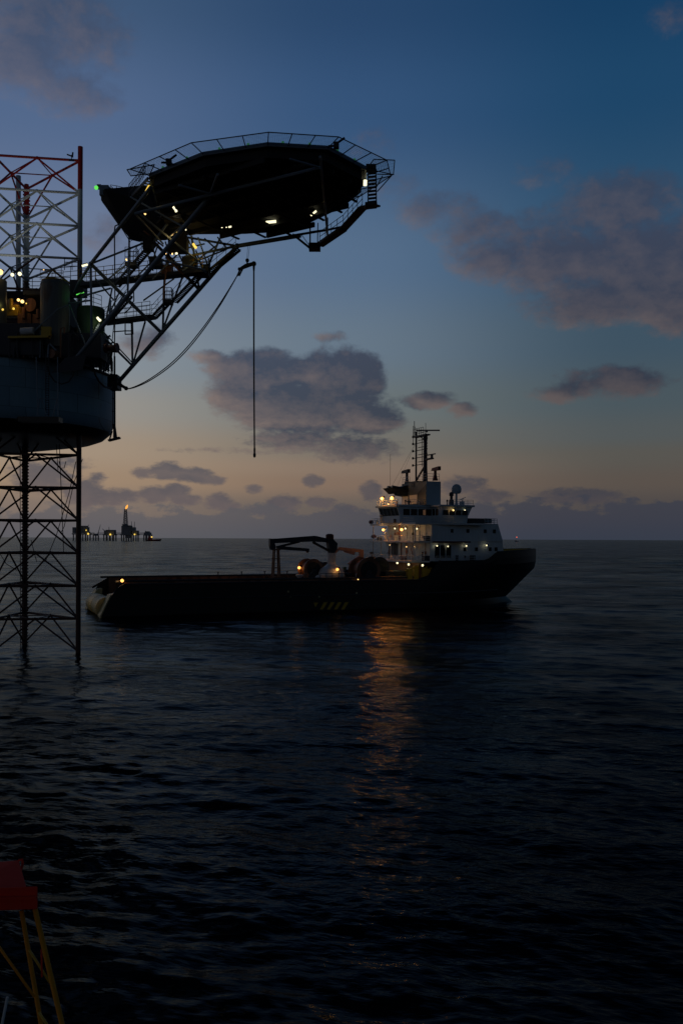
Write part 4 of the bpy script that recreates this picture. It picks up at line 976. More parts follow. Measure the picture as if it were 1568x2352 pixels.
    sh(MB().box(A+.45, A+.6, 4.2, 8.4, 10.3, 13.0), 'shutter', 'dark')
    for x, y, s_ in ((1046, 1282, 0), (1085, 1268, 0)):
        p = SY(x, y, -8.6); sh(MB().box(p.x-.5, p.x+.5, -8.9, -8.2, zf-.1, zf+1.1), 'vent_box', 'dark', bevel=.05)
    # bulwark gear by the house side, roof locker in front of the bridge
    a, b = SY(1080, 1201, -6.5), SY(1135, 1193, -6.5); sh(MB().box(a.x, b.x, -5.5, 5.5, a.z, b.z+.2), 'deck_locker', 'dark', bevel=.06)
    for side in (-1, 1):
        pts = [Vector((s, side*(half(s, 11)-.12), interp(SHEER, s)+.06)) for s in np.linspace(s_step+2.5, 96.6, 16)]
        sh(MB().path(pts, .10, 6), 'bulwark_cap', 'dark')
        vs = [v for p in pts for v in (p+Vector((0, -side*.12, 0)), p+Vector((0, -side*.12, -1.2)))]
        lm = MB(); lm.add(vs+[v+Vector((0, -side*.06, 0)) for v in vs], [(2*i, 2*i+1, 2*i+3, 2*i+2) for i in range(15)]+[(32+2*i, 32+2*i+1, 32+2*i+3, 32+2*i+2) for i in range(15)]); sh(lm, 'lit_bulwark_lining', 'yellow')  # yellow paint stands in for lamplight on the inner bulwark
    # rails
    def rr(pts, name='handrail', h=1.05, m='whiteclean', step=1.4): sh(MB().rail(pts, h, .04, step), name, m)
    rr([(A+1, -10.1, z1+.1), (A-3.1, -10.1, z1+.1), (A-3.1, 10.1, z1+.1), (A+1, 10.1, z1+.1)])
    rr([(66, -9.6, zf), (A-4.4, -10.1, zf), (A-4.4, 10.1, zf), (66, 9.6, zf)])
    rr([(70, -10.1, z2+.35), (A-2.9, -10.1, z2+.35), (A-2.9, 10.1, z2+.35), (70, 10.1, z2+.35)])
    rr([(78.2, -9.1, z2+.3), (83, -6.4, z2+.3), (83, 6.4, z2+.3)])
    rr([(66, -10.2, zf-.1), (74, -10.0, zf-.1), (80.5, -8.9, zf-.1)])
    rr([(60, -4.9, wz1+.45), (60, 4.9, wz1+.45)]); rr([(62, -4.9, wz1+.45), (68, -4.9, wz1+.45)])
    rr([(75.4, -9.1, wz1+.4), (70, -9.1, wz1+.4)])
    # bridge wing stub and red life-saving gear on the port quarter
    for p in (SS(852, 1199, 61.5), SS(858, 1232, 61.2)):
        sh(MB().lathe(p, [(.15, -.45), (.42, -.4), (.42, .4), (.15, .45)], 14, axis=(0, 1, 0)), 'liferaft_canister', 'maroon')
    rnd = random.Random(5)
    for i in range(26):
        lev, s0_, s1_, yy = ((zf, A-4, A+.2, 9.6), (z1+.1, A-2.6, A+.6, 9.4), (z2+.3, A-2.6, 60.2, 9.6), (wz1+.45, 61, 66, 4.2), (wz1+.4, 70, 75, 8.4))[i % 5]
        s_ = rnd.uniform(s0_, s1_); y_ = rnd.uniform(-yy, yy); h_ = rnd.uniform(.5, 1.5); w_ = rnd.uniform(.18, .5)
        b = MB(); kind = rnd.choice(('deck_locker', 'vent_cowl', 'pipe_post'))
        if kind == 'deck_locker': b.box(s_-w_, s_+w_, y_-w_*1.4, y_+w_*1.4, lev, lev+h_*.7).box(s_-w_*1.05, s_+w_*1.05, y_-w_*1.47, y_+w_*1.47, lev+h_*.7, lev+h_*.78)
        elif kind == 'vent_cowl': b.lathe((s_, y_, lev), [(w_*.6, 0), (w_*.5, .1), (w_*.5, h_), (w_*1.0, h_+.05), (w_*.9, h_+.3), (w_*.2, h_+.42)], 12)
        else: b.path([(s_, y_, lev), (s_, y_, lev+h_), (s_-.25, y_+.1, lev+h_+.15), (s_-.4, y_+.15, lev+h_-.1)], .09, 7)
        sh(b, kind, rnd.choice(('whiteclean', 'dark', 'rust', 'bluep', 'dark')))
    for k in range(7):
        y_ = -8.6+k*2.8; sh(MB().tube((A+.45, y_, zf), (A+.45, y_, z1-.2), .07, 6).box(A+.3, A+.6, y_-.14, y_+.14, zf+1.3, zf+1.9), 'wall_pipe', rnd.choice(('dark', 'rust', 'whiteclean')))
        sh(MB().tube((A+.86, y_+.7, z1+.1), (A+.86, y_+.7, z2), .06, 6).box(A+.72, A+1.0, y_+.5, y_+.9, z1+1.3, z1+1.8), 'wall_pipe', rnd.choice(('dark', 'rust', 'whiteclean')))
    # funnel and mast casing
    fz = wz1+.42; ft = 26.0
    sh(MB().box(66.2, 69.6, -5.6, 5.6, fz, ft), 'funnel_casing', 'silo')
    sh(MB().box(66.2, 69.6, -5.66, -5.60, fz, ft), 'lit_side_panel', 'bluep')  # starboard face lit, aft face in shade: the difference is put into paint
    sh(MB().prism([(66.17, -5.58, fz), (66.17, -5.58, ft-.6), (66.17, -1.9, fz+2.6), (66.17, -1.9, fz)], (-.03, 0, 0)), 'casing_shade_panel', 'black')  # flat black panel stands in for a shadow across the casing
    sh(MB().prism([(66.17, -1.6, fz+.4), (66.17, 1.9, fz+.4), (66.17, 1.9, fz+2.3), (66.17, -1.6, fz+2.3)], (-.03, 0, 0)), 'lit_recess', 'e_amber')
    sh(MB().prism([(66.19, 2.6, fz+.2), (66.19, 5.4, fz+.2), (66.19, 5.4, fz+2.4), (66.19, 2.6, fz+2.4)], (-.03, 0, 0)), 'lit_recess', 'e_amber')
    sh(MB().hexa([(64.3, 3.3, ft-2.6), (66.2, 2.6, ft-2.8), (66.2, 5.6, ft-2.8), (64.3, 5.2, ft-2.6), (63.6, 3.3, ft-1.0), (66.2, 2.6, ft-.4), (66.2, 5.6, ft-.4), (63.6, 5.4, ft-1.0)]), 'exhaust_hood', 'black')
    ex = MB()
    for y in (2.9, 5.0): ex.tube((66.5, y, ft-1.6), (62.6, y+.4, ft-1.0), .55, 12)
    ex.hull([(62.2, 2.2, ft-1.0), (62.2, 6.9, ft-1.0), (64.2, 2.6, ft-1.5), (64.2, 6.0, ft-1.5), (63.2, 3.2, ft-2.3), (63.2, 6.0, ft-2.3)])
    sh(ex, 'exhaust_pipe', 'black'); sh(MB().box(66.2, 69.6, -1.5, 3.5, ft, ft+.3).box(66.1, 66.6, -.4, .9, ft-.9, ft), 'casing_top', 'dark')
    rr([(66.3, -5.4, ft), (69.4, -5.4, ft)], h=1.6); rr([(66.3, -5.4, ft), (66.3, -2, ft)], h=1.6); rr([(66.3, 2, ft), (66.3, 5.4, ft)], h=1.4)
    # mast
    s = 67.6; a = SS(976, 1103, s); t = SS(975, 1000, s)
    ym = a.y; zt = t.z
    root = sh(MB().lathe((s, ym, 0), [(.55, ft), (.44, ft+3), (.38, zt-1.5), (.5, zt-.6), (.42, zt)], 14), 'mast', 'dark')
    l = SS(955, 1095, s); sh(MB().tube((s, l.y, ft), (s, l.y, zt+1.2), .2, 8), 'ladder_post', 'dark', root)
    l2 = SS(964, 1095, s); sh(MB().tube((s+.5, l2.y, ft+3.5), (s+.5, l2.y, zt), .07, 6), 'ladder_post', 'dark', root)
    sh(MB().tube((s, l.y, ft+.5), (s, ym, ft+3.6), .22, 8), 'mast_strut', 'dark', root)
    sh(MB().tube((s, ym, zt-1.2), (s, l2.y+.3, zt+.1), .1, 6), 'mast_strut', 'dark', root)
    for k in range(5):
        z = ft+3.9+k*1.55; b = MB().tube((s, ym, z), (s, l.y+1.5, z), .08, 6); 
        b.lathe((s, l.y+1.5, z-.18), [(.22, 0), (.22, .4), (.12, .5)], 8); sh(b, 'navigation_light', 'dark', root)
        sh(MB().tube((s+.5, ym, z+.7), (s+.5, l.y, z+.7), .08, 5), 'ladder_rung', 'dark', root)
    for k in range(6): sh(MB().tube((s, ym-.4, ft+4.6+k*1.2), (s, ym-.75, ft+4.6+k*1.2), .16, 6), 'mast_bracket', 'dark', root)
    pa, pb = SS(953, 991, s), SS(982, 991, s); sh(MB().box(s-.6, s+.6, pb.y, pa.y, zt-.1, zt+.2), 'mast_platform', 'dark', root)
    sh(MB().rail([(s-.5, pa.y, zt+.2), (s-.5, ym, zt+.2)], 1.5, .05, .9, 2), 'platform_rail', 'dark', root)
    ra, rb = SS(956, 988.5, s), SS(1008, 988.5, s); sh(MB().bar((s, rb.y, rb.z), (s, ra.y, ra.z), .3, .3).lathe((s, ym, rb.z-.9), [(.4, 0), (.3, .5), (.18, .9)], 10), 'radar_scanner', 'dark', root)
    p = SS(948.5, 1000, s); sh(MB().tube((s, p.y, zt-1.5), (s, p.y, zt+2.6), .06, 6).tube((s, p.y-.5, zt+.5), (s, p.y-.5, zt+3.6), .07, 6).tube((s, p.y-.5, zt+.6), (s, p.y, zt-.2), .06).tube((s, p.y-.5, zt+2.6), (s, p.y-1.4, zt+1.4), .05), 'whip_antenna', 'dark', root)
    sh(MB().tube((s, ym-.1, zt), (s, ym-.1, zt+2.6), .05, 6), 'whip_antenna', 'dark', root)
    p0, p1 = SS(980, 1050, s), SS(997, 1046, s); sh(MB().bar((s, p0.y+.3, p0.z-.45), (s, p1.y+.8, p0.z-.45), .7, .3).tube((s, p1.y+1.1, p0.z-.4), (s, p1.y+1.1, p0.z+.3), .28, 8).bar((s, p0.y, p1.z+.3), (s, p1.y-.4, p1.z+.3), .2, .22), 'radar_bracket', 'dark', root)
    p = SS(896, 1060, 62.0); sh(MB().tube((62, p.y, ft-1.2), (62, p.y, ft+6.2), .035, 5), 'whip_antenna', 'dark')
    for (x0, x1, y, xs) in ((923, 939, 1085, 934), (992, 1009, 1079, 999)):
        a, b = SS(x0, y, 66.9), SS(x1, y, 66.9); c = SS(xs, y, 66.9)
        sh(MB().hull([(66.6, a.y, a.z-.25), (66.6, b.y, a.z-.3), (67.2, b.y, a.z-.3), (67.2, a.y, a.z-.25), (66.6, a.y-.4, a.z+.3), (66.6, b.y, a.z+.5), (67.2, b.y, a.z+.5), (67.2, a.y-.4, a.z+.3)]).lathe((66.9, c.y, ft), [(.6, 0), (.42, .6), (.3, 1.2), (.3, a.z-ft)], 10), 'searchlight', 'dark' if x0 < 950 else 'maroon')
    # stays
    for q in ((62, 1.5), (62, 5)): sh(MB().tube((s, p.y if False else l.y, zt-1), (q[0], q[1], ft-3), .02, 4), 'stay_wire', 'dark', root)
    # radome and small aerials
    c = SY(1047.6, 1123.5, -5.5); rd = sh(MB().lathe((c.x, c.y, c.z), [(.7, -.95), (1.0, -.6), (1.06, 0), (.95, .5), (.62, .9), (.2, 1.06)], 20), 'radome', 'dome', smooth=True)
    sh(MB().lathe((c.x, c.y, wz1+.4), [(.45, 0), (.25, .5), (.22, c.z-wz1-1.3)], 10), 'radome_post', 'bluep', rd)
    c = SY(1036, 1135, -5.0); sh(MB().lathe((c.x, c.y, wz1+.4), [(.55, 0), (.5, 1.2), (.3, 1.3), (.3, 2.0), (.5, 2.1), (.42, 2.7), (.1, 2.9)], 12), 'searchlight', 'dark')
    c = SY(1062, 1148, -5.5); sh(MB().tube((c.x, c.y, wz1+.4), (c.x, c.y, wz1+2.1), .07, 6).tube((c.x-.8, c.y, wz1+1.6), (c.x+.7, c.y, wz1+2.2), .07, 6), 'aerial_post', 'bluep')
    # lamps: strong sodium floodlights aft of the bridge, small warm ones along the decks
    for (x, y, sx) in ((877.5, 1145, 60.2), (900, 1144, 60.2)):
        lamp(SS(x, y, sx), 'e_orange', .34, 150, (1, .42, .09), stem=3.0); flood(SS(x, y, sx), 1300)
    for (x, y, sx) in ((880, 1217, 61.4), (922, 1216.5, 61.6)):
        lamp(SS(x, y, sx), 'e_orange', .30, 60, (1, .46, .13)); flood(SS(x, y, sx), 900)
    for (x, y) in ((906.5, 1214), (930.5, 1214), (957, 1214.5), (884, 1215)): lamp(SS(x, y, 62.2), 'e_white', .17, 3, (1, .8, .5))
    for (x, y) in ((895, 1252), (933, 1256), (950, 1255)): lamp(SS(x, y, 62.4), 'e_small', .12, 2, (1, .8, .5))
    for (x, y) in ((1000, 1253.5), (1028, 1255), (1076, 1254), (1129, 1253)):
        p = SY(x, y, -9.75); lamp(Vector((p.x, yside(p.x)-.35, p.z)), 'e_white', .15, .8, (1, .9, .6))
    for (x, y) in ((912, 1293), (938, 1296.5), (970, 1298.5)): lamp(SS(x, y, 61.2), 'e_white', .22, 6, (1, .82, .35))
    lamp(SY(1004, 1173, -5.6), 'e_white', .20, 6, (1, .9, .5)); lamp(SY(1040.5, 1172, -9.2), 'e_small', .18, 4, (1, .5, .15)); lamp(SY(1067, 1171.5, -9.2), 'e_white', .11)
    lamp(SS(891, 1157.5, 60.3), 'e_small', .16)
    # roof edge of the aft wheelhouse glows in the floodlights
superstructure()

def working_deck():
    # knuckle-boom crane folded over the deck
    yc = -6.5
    base = SY(761, 1336, yc); slew = SY(761, 1256, yc); elb = SY(763, 1240, yc); tipp = SY(622, 1243, yc); knee = SY(622, 1257, yc); jib = SY(709, 1262, yc)
    cr = sh(MB().lathe((base.x, yc, 3), [(2.6, 0), (2.6, 4.2), (2.2, 5.0), (1.25, 5.6), (.85, 6.0), (.85, slew.z-4.2)], 18), 'deck_crane', 'whiteclean')
    p = SY(735, 1330, yc-1.2); sh(MB().lathe((p.x, yc-1.2, 3), [(1.5, 0), (1.5, p.z-3), (.6, p.z-2.2)], 14), 'crane_footing', 'whiteclean', cr)
    c = MB(); top = SY(757, 1233, yc); e2 = SY(772, 1248, yc); e3 = SY(765, 1270, yc)
    c.hull([(v.x, v.y+dy, v.z) for v in (SY(750, 1240, yc), SY(760, 1236, yc), e2, SY(771, 1262, yc), e3, SY(756, 1270, yc)) for dy in (-.7, .7)]); sh(c, 'crane_column', 'dark', cr)
    sh(MB().lathe((top.x, yc, top.z-.5), [(.8, 0), (.8, .9), (.4, 1.1)], 12), 'crane_motor', 'maroon', cr)
    mid = SY(722, 1232, yc); c = MB()
    c.prism([(v.x, yc-.45, v.z) for v in (SY(622, 1238, yc), SY(722, 1230.5, yc), SY(756, 1238, yc), SY(756, 1246, yc), SY(716, 1244, yc), SY(622, 1248, yc))], (0, .9, 0)); sh(c, 'main_boom', 'dark', cr)
    c = MB(); c.prism([(v.x, yc-.3, v.z) for v in (SY(636, 1253.5, yc), SY(709, 1260, yc), SY(709, 1266, yc), SY(706, 1270, yc), SY(703, 1266, yc), SY(636, 1262, yc))], (0, .6, 0)); sh(c, 'folding_jib', 'dark', cr)
    c = MB(); c.hull([(v.x, v.y+dy, v.z) for v in (SY(619, 1237, yc), SY(626, 1238, yc), SY(632, 1256, yc), SY(630, 1263, yc), SY(622, 1263, yc), SY(619, 1255, yc)) for dy in (-.5, .5)]); sh(c, 'boom_knuckle', 'dark', cr)
    sh(MB().tube(SY(635, 1257, yc), SY(688, 1244, yc), .22, 8), 'boom_ram', 'dark', cr); sh(MB().tube(SY(757, 1266, yc), SY(718, 1245, yc), .26, 8), 'boom_ram', 'dark', cr)
    # boom rest: a trestle on deck
    r0, r1 = SY(634, 1262, yc), SY(634, 1336, yc); t = MB()
    for dx, dy in ((-.9, -.7), (.9, -.7), (-.9, .7), (.9, .7)): t.bar((r0.x+dx*.45, yc+dy*.5, r0.z), (r0.x+dx*.9, yc+dy, 3), .26, .26)
    for k in range(1, 5):
        z = 3+(r0.z-3)*k/5; t.bar((r0.x-.7, yc-.55, z), (r0.x+.7, yc-.55, z), .14, .14).bar((r0.x-.7, yc+.55, z), (r0.x+.7, yc+.55, z), .14, .14)
    t.box(r0.x-.7, r0.x+.7, yc-.6, yc+.6, r0.z-.15, r0.z+.15); sh(t, 'boom_rest', 'rust')
    # second crane, orange, on the port side
    yp = 4.0; q0 = SY(829, 1300, yp); c2 = sh(MB().lathe((q0.x, yp, 3), [(.8, 0), (.7, q0.z-3), (.55, q0.z-2.6)], 12), 'orange_crane', 'pink')
    c = MB(); c.bar(SY(829, 1300, yp), SY(829, 1264, yp), .7, .9, (1, 0, 0)).bar(SY(832, 1266, yp), SY(776, 1260, yp), .6, .7).bar(SY(776, 1262, yp), SY(762, 1276, yp), .4, .5).bar(SY(829, 1276, yp), SY(800, 1296, yp), .5, .6).bar(SY(814, 1270, yp), SY(790, 1263, yp), .4, .9); sh(c, 'crane_arm', 'pink', c2)
    # winch drums
    def drum(x, y, yl, r, w_, m='rust', hub='black'):
        p = SY(x, y, yl); d = sh(MB().lathe((p.x, yl-w_/2, max(p.z, 3+r*.4)), [(r, 0), (r, .3), (r*.72, .32), (r*.72, w_-.32), (r, w_-.3), (r, w_)], 30, axis=(0, 1, 0)), 'winch_drum', m)
        sh(MB().lathe((p.x, yl-w_/2-.12, max(p.z, 3+r*.4)), [(r*.7, 0), (r*.7, .14)], 24, axis=(0, 1, 0)), 'drum_hub', hub, d)
        sh(MB().hull([(p.x-r*.9, yl-w_/2-.3, 3), (p.x+r*.9, yl-w_/2-.3, 3), (p.x-.4, yl-w_/2-.3, p.z), (p.x+.4, yl-w_/2-.3, p.z), (p.x-r*.9, yl-w_/2-.05, 3), (p.x+r*.9, yl-w_/2-.05, 3), (p.x-.4, yl-w_/2-.05, p.z), (p.x+.4, yl-w_/2-.05, p.z)]), 'drum_frame', 'dark', d)
    drum(836, 1309, -6.5, 2.55, 4.5, 'rust'); drum(712, 1306, -3, 2.0, 4.0, 'rust'); drum(862, 1303, -2, 2.2, 4, 'dark'); drum(740, 1309, 1.0, 1.7, 3.5, 'dark')
    for x, y, yl, r in ((790, 1312, -3, 1.0), (688, 1322, -6.5, .8), (800, 1318, -7, .9)):
        p = SY(x, y, yl); sh(MB().lathe((p.x, yl, 3), [(r, 0), (r, .2), (r*.55, .4), (r*.5, p.z-3.4), (r*.9, p.z-3.1), (r*.9, p.z-2.8)], 16), 'capstan', 'whiteclean' if x < 700 else 'dark')
    # winch house shape under the forward platform, yellow framed fairleads
    p = SY(880, 1296, -5); sh(MB().box(p.x, 62.4, -6, 6, 3, 7.4), 'winch_house', 'dark', bevel=.1)
    for x, y in ((955, 1306), (972, 1310), (982, 1312), (940, 1312)):
        p = SY(x, y, -9.4); sh(MB().box(p.x-.5, p.x+.5, -9.7, -8.9, 3.0, p.z+.5).tube((p.x-.9, -9.3, p.z), (p.x+.9, -9.3, p.z+.6), .2, 8), 'fairlead', 'yellow', bevel=.04)
    p = SY(985, 1304, -9.9); sh(MB().tube((p.x-.2, -9.9, 3), (p.x+2.6, -9.9, zf), .3, 10).tube((p.x-1.2, -9.5, 3), (p.x+.4, -9.5, 7.4), .22, 10), 'vent_pipe', 'rust')
    p = SY(791, 1302, 2); sh(MB().tube((p.x, 2, 3), (p.x, 2, p.z), .14).box(p.x-.3, p.x+.3, 1.7, 2.3, p.z-1, p.z), 'signal_post', 'green')
    for i in range(18):
        x = 690+random.random()*290; yl = random.uniform(-8.5, 5); p = SY(x, 1322-random.random()*14, yl); h = max(.6, p.z-3)
        b = MB()
        if i % 3 == 0: b.box(p.x-.5, p.x+.5, yl-.4, yl+.4, 3, 3+h*.75).box(p.x-.3, p.x+.3, yl-.25, yl+.25, 3+h*.75, 3+h)
        elif i % 3 == 1: b.path([(p.x-.6, yl, 3), (p.x-.5, yl, 3+h*.8), (p.x+.2, yl, 3+h), (p.x+.8, yl, 3+h*.7), (p.x+.8, yl, 3)], .13, 7)
        else: b.lathe((p.x, yl, 3), [(.4, 0), (.3, .3), (.3, h*.8), (.5, h*.82), (.45, h)], 12)
        sh(b, ('deck_machine', 'vent_pipe', 'mooring_bitt')[i % 3], random.choice(['dark', 'rust', 'dark', 'yellow', 'whiteclean']))
    # rail posts on the side by the winches
    sh(MB().rail([SY(735, 1336, -10.2), SY(805, 1336, -10.2)], 1.6, .05, 1.2), 'handrail', 'dark')
    lamp(SY(687, 1304, -2), 'e_orange', .30, 14, (1, .45, .12), stem=2.0); lamp(SY(774.6, 1308, -9.4), 'e_orange', .28, 4, (1, .45, .12), stem=2.0)
    flood(SY(687, 1304, -2), 260, (1, .45, .14), (-.90, .38, -.20)); flood(SY(774.6, 1306, -2), 160, (1, .45, .14), (-.5, .8, -.1)); flood(SY(281, 1333.6, -9.4)+Vector((1.4, .6, 0)), 40, (1, .45, .14), (.8, .55, -.15)); flood(SY(281, 1333.6, -9.4), 40, (1, .62, .25), (-.8, .35, -.6))
    lamp(SY(281, 1333.6, -9.4), 'e_orange', .30, 14, (1, .45, .12)); 
    p = SY(822, 1331, -10); lamp(p, 'e_small', .12)
working_deck()
TP = MB(); q = SY(905, 1318, -7.4)
for _ in range(1):
    pts = []
    for i in range(9):
        for j in range(7):
            a = i/8; b_ = j/6; hgt = (1-(2*a-1)**2)**.5*(1-(2*b_-1)**4)**.5 if 0 < a < 1 and 0 < b_ < 1 else 0
            pts.append(S0+EF*(q.x-5.2+a*10.6)+EP*(-9.0+b_*3.6)+up*(3.02+hgt*(3.9+.5*math.sin(a*17)*math.cos(b_*9)-1.0*a)))
    TP.add(pts, [(i*7+j, (i+1)*7+j, (i+1)*7+j+1, i*7+j+1) for i in range(8) for j in range(6)]+[tuple(i*7 for i in range(9)), tuple(i*7+6 for i in range(8, -1, -1)), tuple(range(6, -1, -1)), tuple(56+j for j in range(7))])
tag(TP.build('tarpaulin_mound', 'tarp', None, smooth=False), 'dark tarpaulin heaped over gear on the ship deck behind the winch drum', 'tarpaulin')

# ------------------------------------------------------------------ far platforms on the horizon
ZF = 4000.0
def fp(x, y, dz=0): return P(220/1.4917+x/3.92/1.4917, 1700/1.4917+y/3.92/1.4917-.4, ZF+dz)
def platform(name, label, x0, x1, yt, deck_y, blocks, lights=(), cranes=(), legs=4):
    a, b = fp(x0, deck_y), fp(x1, deck_y)
    t = thing(name, (a.x*.5+b.x*.5, ZF, 0), label, 'oil platform')
    dp = 26
    MB().box(a.x, b.x, ZF-dp, ZF+dp, a.z-4, a.z+1).build('main_deck', 'farsteel', t)
    for i in range(legs):
        x = a.x+(b.x-a.x)*(.08+.84*i/(legs-1))
        for dy in (-dp*.8, dp*.8):
            MB().tube((x, ZF+dy, -3), (x, ZF+dy, a.z-3), 3.0, 8).build('leg', 'farsteel', t)
    for (bx0, bx1, by0, by1, dy) in blocks:
        p, q = fp(bx0, by1), fp(bx1, by0); MB().box(p.x, q.x, ZF-dp*.8+dy, ZF+dp*.6+dy, p.z, q.z).build('deck_module', 'farsteel', t)
    for (cx0, cy0, cx1, cy1) in cranes: MB().tube(fp(cx0, cy0, -5), fp(cx1, cy1, -5), 1.8, 6, 1.0).build('crane_boom', 'farsteel', t)
    for (lx, ly, r, mm) in lights: MB().ball(fp(lx, ly, -dp-6), r, 10).build('work_lamp', mm, t)
    return t
platform('offshore_platform', 'bulky grey offshore platform beside the rig leg, its upper block stepped', 128, 352, 400, 505, [(132, 170, 420, 500, 0), (170, 240, 440, 500, 5), (232, 330, 418, 500, 0), (250, 308, 400, 420, 0), (290, 350, 480, 502, -8)], [(325, 508, 4.2, 'e_yellow'), (298, 460, 2.6, 'e_yellow')], [(318, 440, 330, 385)])
platform('crane_platform', 'small bare platform carrying one thin raised crane boom', 408, 448, 500, 522, [(412, 440, 505, 520, 0)], (), [(455, 518, 490, 385)], 2)
platform('offshore_platform', 'low dark platform with a yellow light and a short mast on top', 540, 695, 440, 515, [(552, 690, 465, 513, 0), (575, 640, 455, 470, 0), (660, 685, 455, 470, 5)], [(622, 517, 4.2, 'e_yellow')], [(605, 470, 604, 412), (550, 470, 515, 440)])
FLP = platform('flare_platform', 'tall platform with a lattice flare tower burning an orange flame', 770, 1000, 380, 515, [(785, 910, 400, 513, 0), (800, 850, 380, 405, 0), (860, 895, 395, 410, 0), (930, 998, 465, 513, 0), (835, 905, 513, 565, 0), (900, 955, 420, 470, 4)], [(948, 516, 3.5, 'e_yellow')], [(907, 460, 906, 340), (942, 470, 947, 345), (800, 410, 778, 375)], 4)
tw = MB(); c0, c1 = fp(826, 385), fp(826, 175)
for dx, dy in ((-1, -1), (1, -1), (1, 1), (-1, 1)): tw.tube(c0+Vector((dx*9, dy*9, 0)), c1+Vector((dx*4, dy*4, 0)), 1.1, 5)
for k in range(9):
    f0, f1 = k/9, (k+1)/9
    for dx, dx2 in ((-1, 1), (1, -1)):
        p = c0.lerp(c1, f0); q = c0.lerp(c1, f1); w0, w1 = 9-5*f0, 9-5*f1
        for dy in (-1, 1): tw.tube(p+Vector((dx*w0, dy*w0, 0)), q+Vector((dx2*w1, dy*w1, 0)), .8, 4)
tw.build('flare_tower', 'farsteel', FLP)
MB().lathe(fp(828, 178), [(1.5, 0), (4, 5), (5.5, 10), (4, 16), (1.5, 22)], 12, axis=(.45, 0, 1)).build('flame', 'e_flame', FLP)
platform('offshore_platform', 'last small boxy platform at the end of the footbridges', 1080, 1172, 475, 520, [(1085, 1165, 490, 518, 0), (1100, 1145, 475, 492, 0)], (), [(1095, 480, 1092, 462)], 3)
for x0, x1, lb in ((348, 410, 'thin footbridge between the stepped platform and the crane platform'), (446, 542, 'thin footbridge between the crane platform and the yellow lit platform'), (694, 772, 'thin footbridge between the yellow lit platform and the flare platform'), (998, 1082, 'thin footbridge from the flare platform to the last small platform')):
    a, b = fp(x0, 519), fp(x1, 519); k = MB().bar(a, b, 6, 1.6).bar(a+Vector((0, 0, 8)), b+Vector((0, 0, 8)), 6, 1.6); n_ = 8
    for i in range(n_): k.bar(a.lerp(b, i/n_), a.lerp(b, (i+1)/n_)+Vector((0, 0, 8)), 1, 1)
    tag(k.build('footbridge', 'farsteel'), lb, 'footbridge', 'footbridges between the far platforms')
a, b = fp(1105, 575), fp(1310, 575)
BT = thing('work_boat', ((a.x+b.x)/2, ZF-300, 0), 'low red work boat with an orange light lying off the last platform', 'boat')
def fq(x, z): p = fp(x, 575, -300); return Vector((p.x, ZF-300, z))
MB().hull([fq(1105, 5)+Vector((0, -9, 0)), fq(1105, 5)+Vector((0, 9, 0)), fq(1112, -2)+Vector((0, 0, 0)), fq(1300, 5.5), fq(1310, 9), fq(1285, 5)+Vector((0, -9, 0)), fq(1285, 5)+Vector((0, 9, 0)), fq(1295, -2)]).build('hull', 'farred', BT)
MB().box(fq(1130, 0).x, fq(1165, 0).x, ZF-307, ZF-293, 5, 14).box(fq(1140, 0).x, fq(1158, 0).x, ZF-306, ZF-294, 14, 20).build('wheelhouse', 'farred', BT)
MB().ball(fq(1183, 17)+Vector((0, -8, 0)), 3.2, 8).build('work_lamp', 'e_yellow', BT); MB().tube(fq(1183, 4), fq(1183, 17), 1.2, 6).build('lamp_post', 'farred', BT)
c = P(1185.5, 1234, 5200)
BR = thing('far_vessel', (c.x, 5200, 0), 'tiny far vessel beyond the ship bow showing one red light', 'boat')
MB().hull([(c.x-11, 5198, 3), (c.x-11, 5202, 3), (c.x+13, 5200, 4), (c.x-9, 5200, -2), (c.x+9, 5200, -2), (c.x+7, 5198, 3), (c.x+7, 5202, 3)]).build('hull', 'farsteel', BR)
MB().box(c.x-8, c.x-2, 5198, 5202, 3, 8).tube((c.x-5, 5200, 8), (c.x, 5200, c.z-2), .5, 6).build('wheelhouse', 'farsteel', BR)
MB().ball((c.x, 5196, c.z), 3.6, 8).build('mast_light', 'e_red', BR)

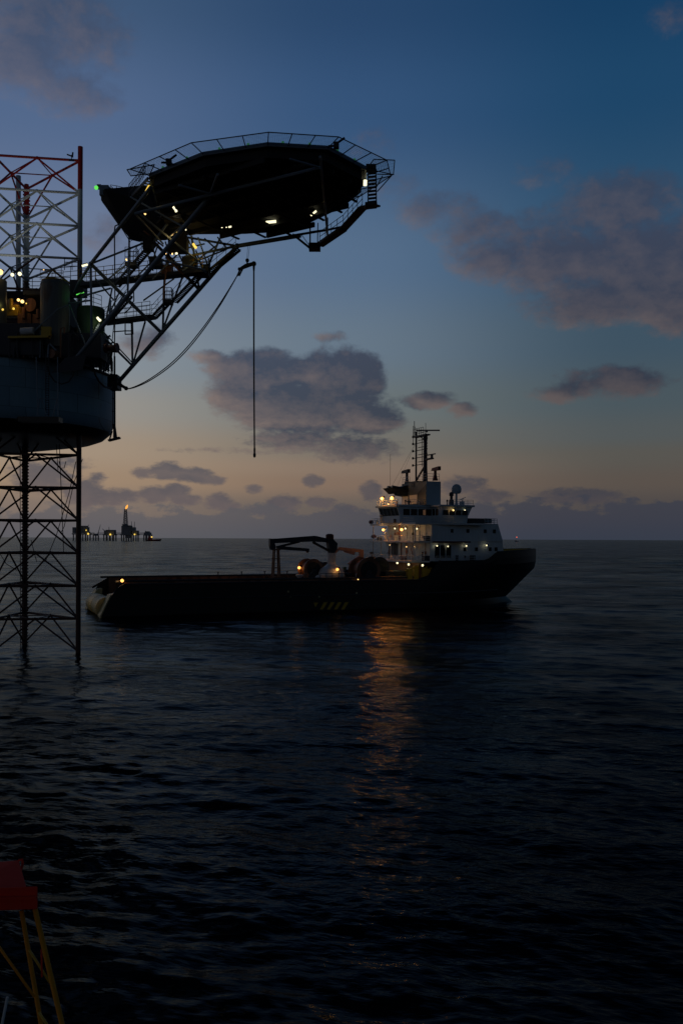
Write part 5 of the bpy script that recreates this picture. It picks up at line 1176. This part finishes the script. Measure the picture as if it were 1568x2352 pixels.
# ------------------------------------------------------------------ orange frame close by, lower left
FZ = 14.0
q0 = P(60, 2090, FZ)
FR = thing('orange_frame', (q0.x, FZ, 0), 'orange tubular frame topped by a dark red steel head close to the viewer', 'crane frame')
def pf(x, y, Z=FZ): return P(x, y, Z)
hd = MB(); hd.hexa([pf(-90, 2095, 13.6), pf(87, 2088, 13.6), pf(86, 2086, 14.6), pf(-90, 2092, 14.6), pf(-90, 2042, 13.6), pf(87, 2036, 13.6), pf(86, 2036, 14.6), pf(-90, 2042, 14.6)])
hd.build('steel_head', 'red', FR, bevel=.015)
fl = MB(); fl.hexa([pf(-90, 2040, 13.7), pf(62, 2040, 13.7), pf(60, 2038, 13.95), pf(-90, 2038, 13.95), pf(-90, 1988, 14.5), pf(44, 1976, 14.5), pf(44, 1976, 14.65), pf(-90, 1987, 14.65)]).build('sloping_flap', 'red', FR, bevel=.01)
MB().path([pf(44, 1976, 14.5), pf(52, 1974, 14.5), pf(53, 1985, 14.5), pf(48, 2000, 14.4)], .022, 8).build('lifting_eye', 'red', FR)
MB().bar(pf(-60, 2066, 13.55), pf(84, 2062, 13.55), .04, .05).build('head_stiffener', 'red', FR)
def to_sea(a, b): a, b = Vector(a), Vector(b); d = (b-a); return a + d*((a.z+1)/-d.z)
for x0, y0, x1, y1, Z, r in ((81, 2088, 143, 2352, 13.9, .040), (50, 2092, 95, 2352, 14.4, .036), (-70, 2092, -128, 2352, 13.9, .040), (-40, 2092, -80, 2352, 14.4, .036)):
    a = pf(x0, y0, Z); MB().tube(a, to_sea(a, pf(x1, y1, Z)), r, 12).build('leg', 'orange', FR, smooth=True)
for (x0, y0, x1, y1, Z, r, mm) in ((-5, 2170, 80, 2290, 14.2, .022, 'orange'), (68, 2182, 115, 2257, 14.15, .020, 'yellow'), (90, 2325, 139, 2400, 14.15, .020, 'yellow'), (96, 2180, 97, 2245, 14.1, .014, 'red')):
    MB().tube(pf(x0, y0, Z+.1), pf(x1, y1, Z-.1), r, 10).build('brace', mm, FR, smooth=True)
MB().tube(pf(18, 2290, 13.5), pf(4, 2360, 13.4), .022, 8).build('grab_handle', 'whiteclean', FR)
# no lamp here; the red paint is brightened in place of warm lamplight

# ------------------------------------------------------------------ render settings
C.view_settings.view_transform = 'Standard'; C.view_settings.look = 'None'; C.view_settings.exposure = 0; C.view_settings.gamma = 1
C.cycles.max_bounces = 6; C.cycles.caustics_reflective = False; C.cycles.caustics_refractive = False
C.cycles.sample_clamp_indirect = 3
C.cycles.sample_clamp_direct = 0
C.cycles.use_denoising = True
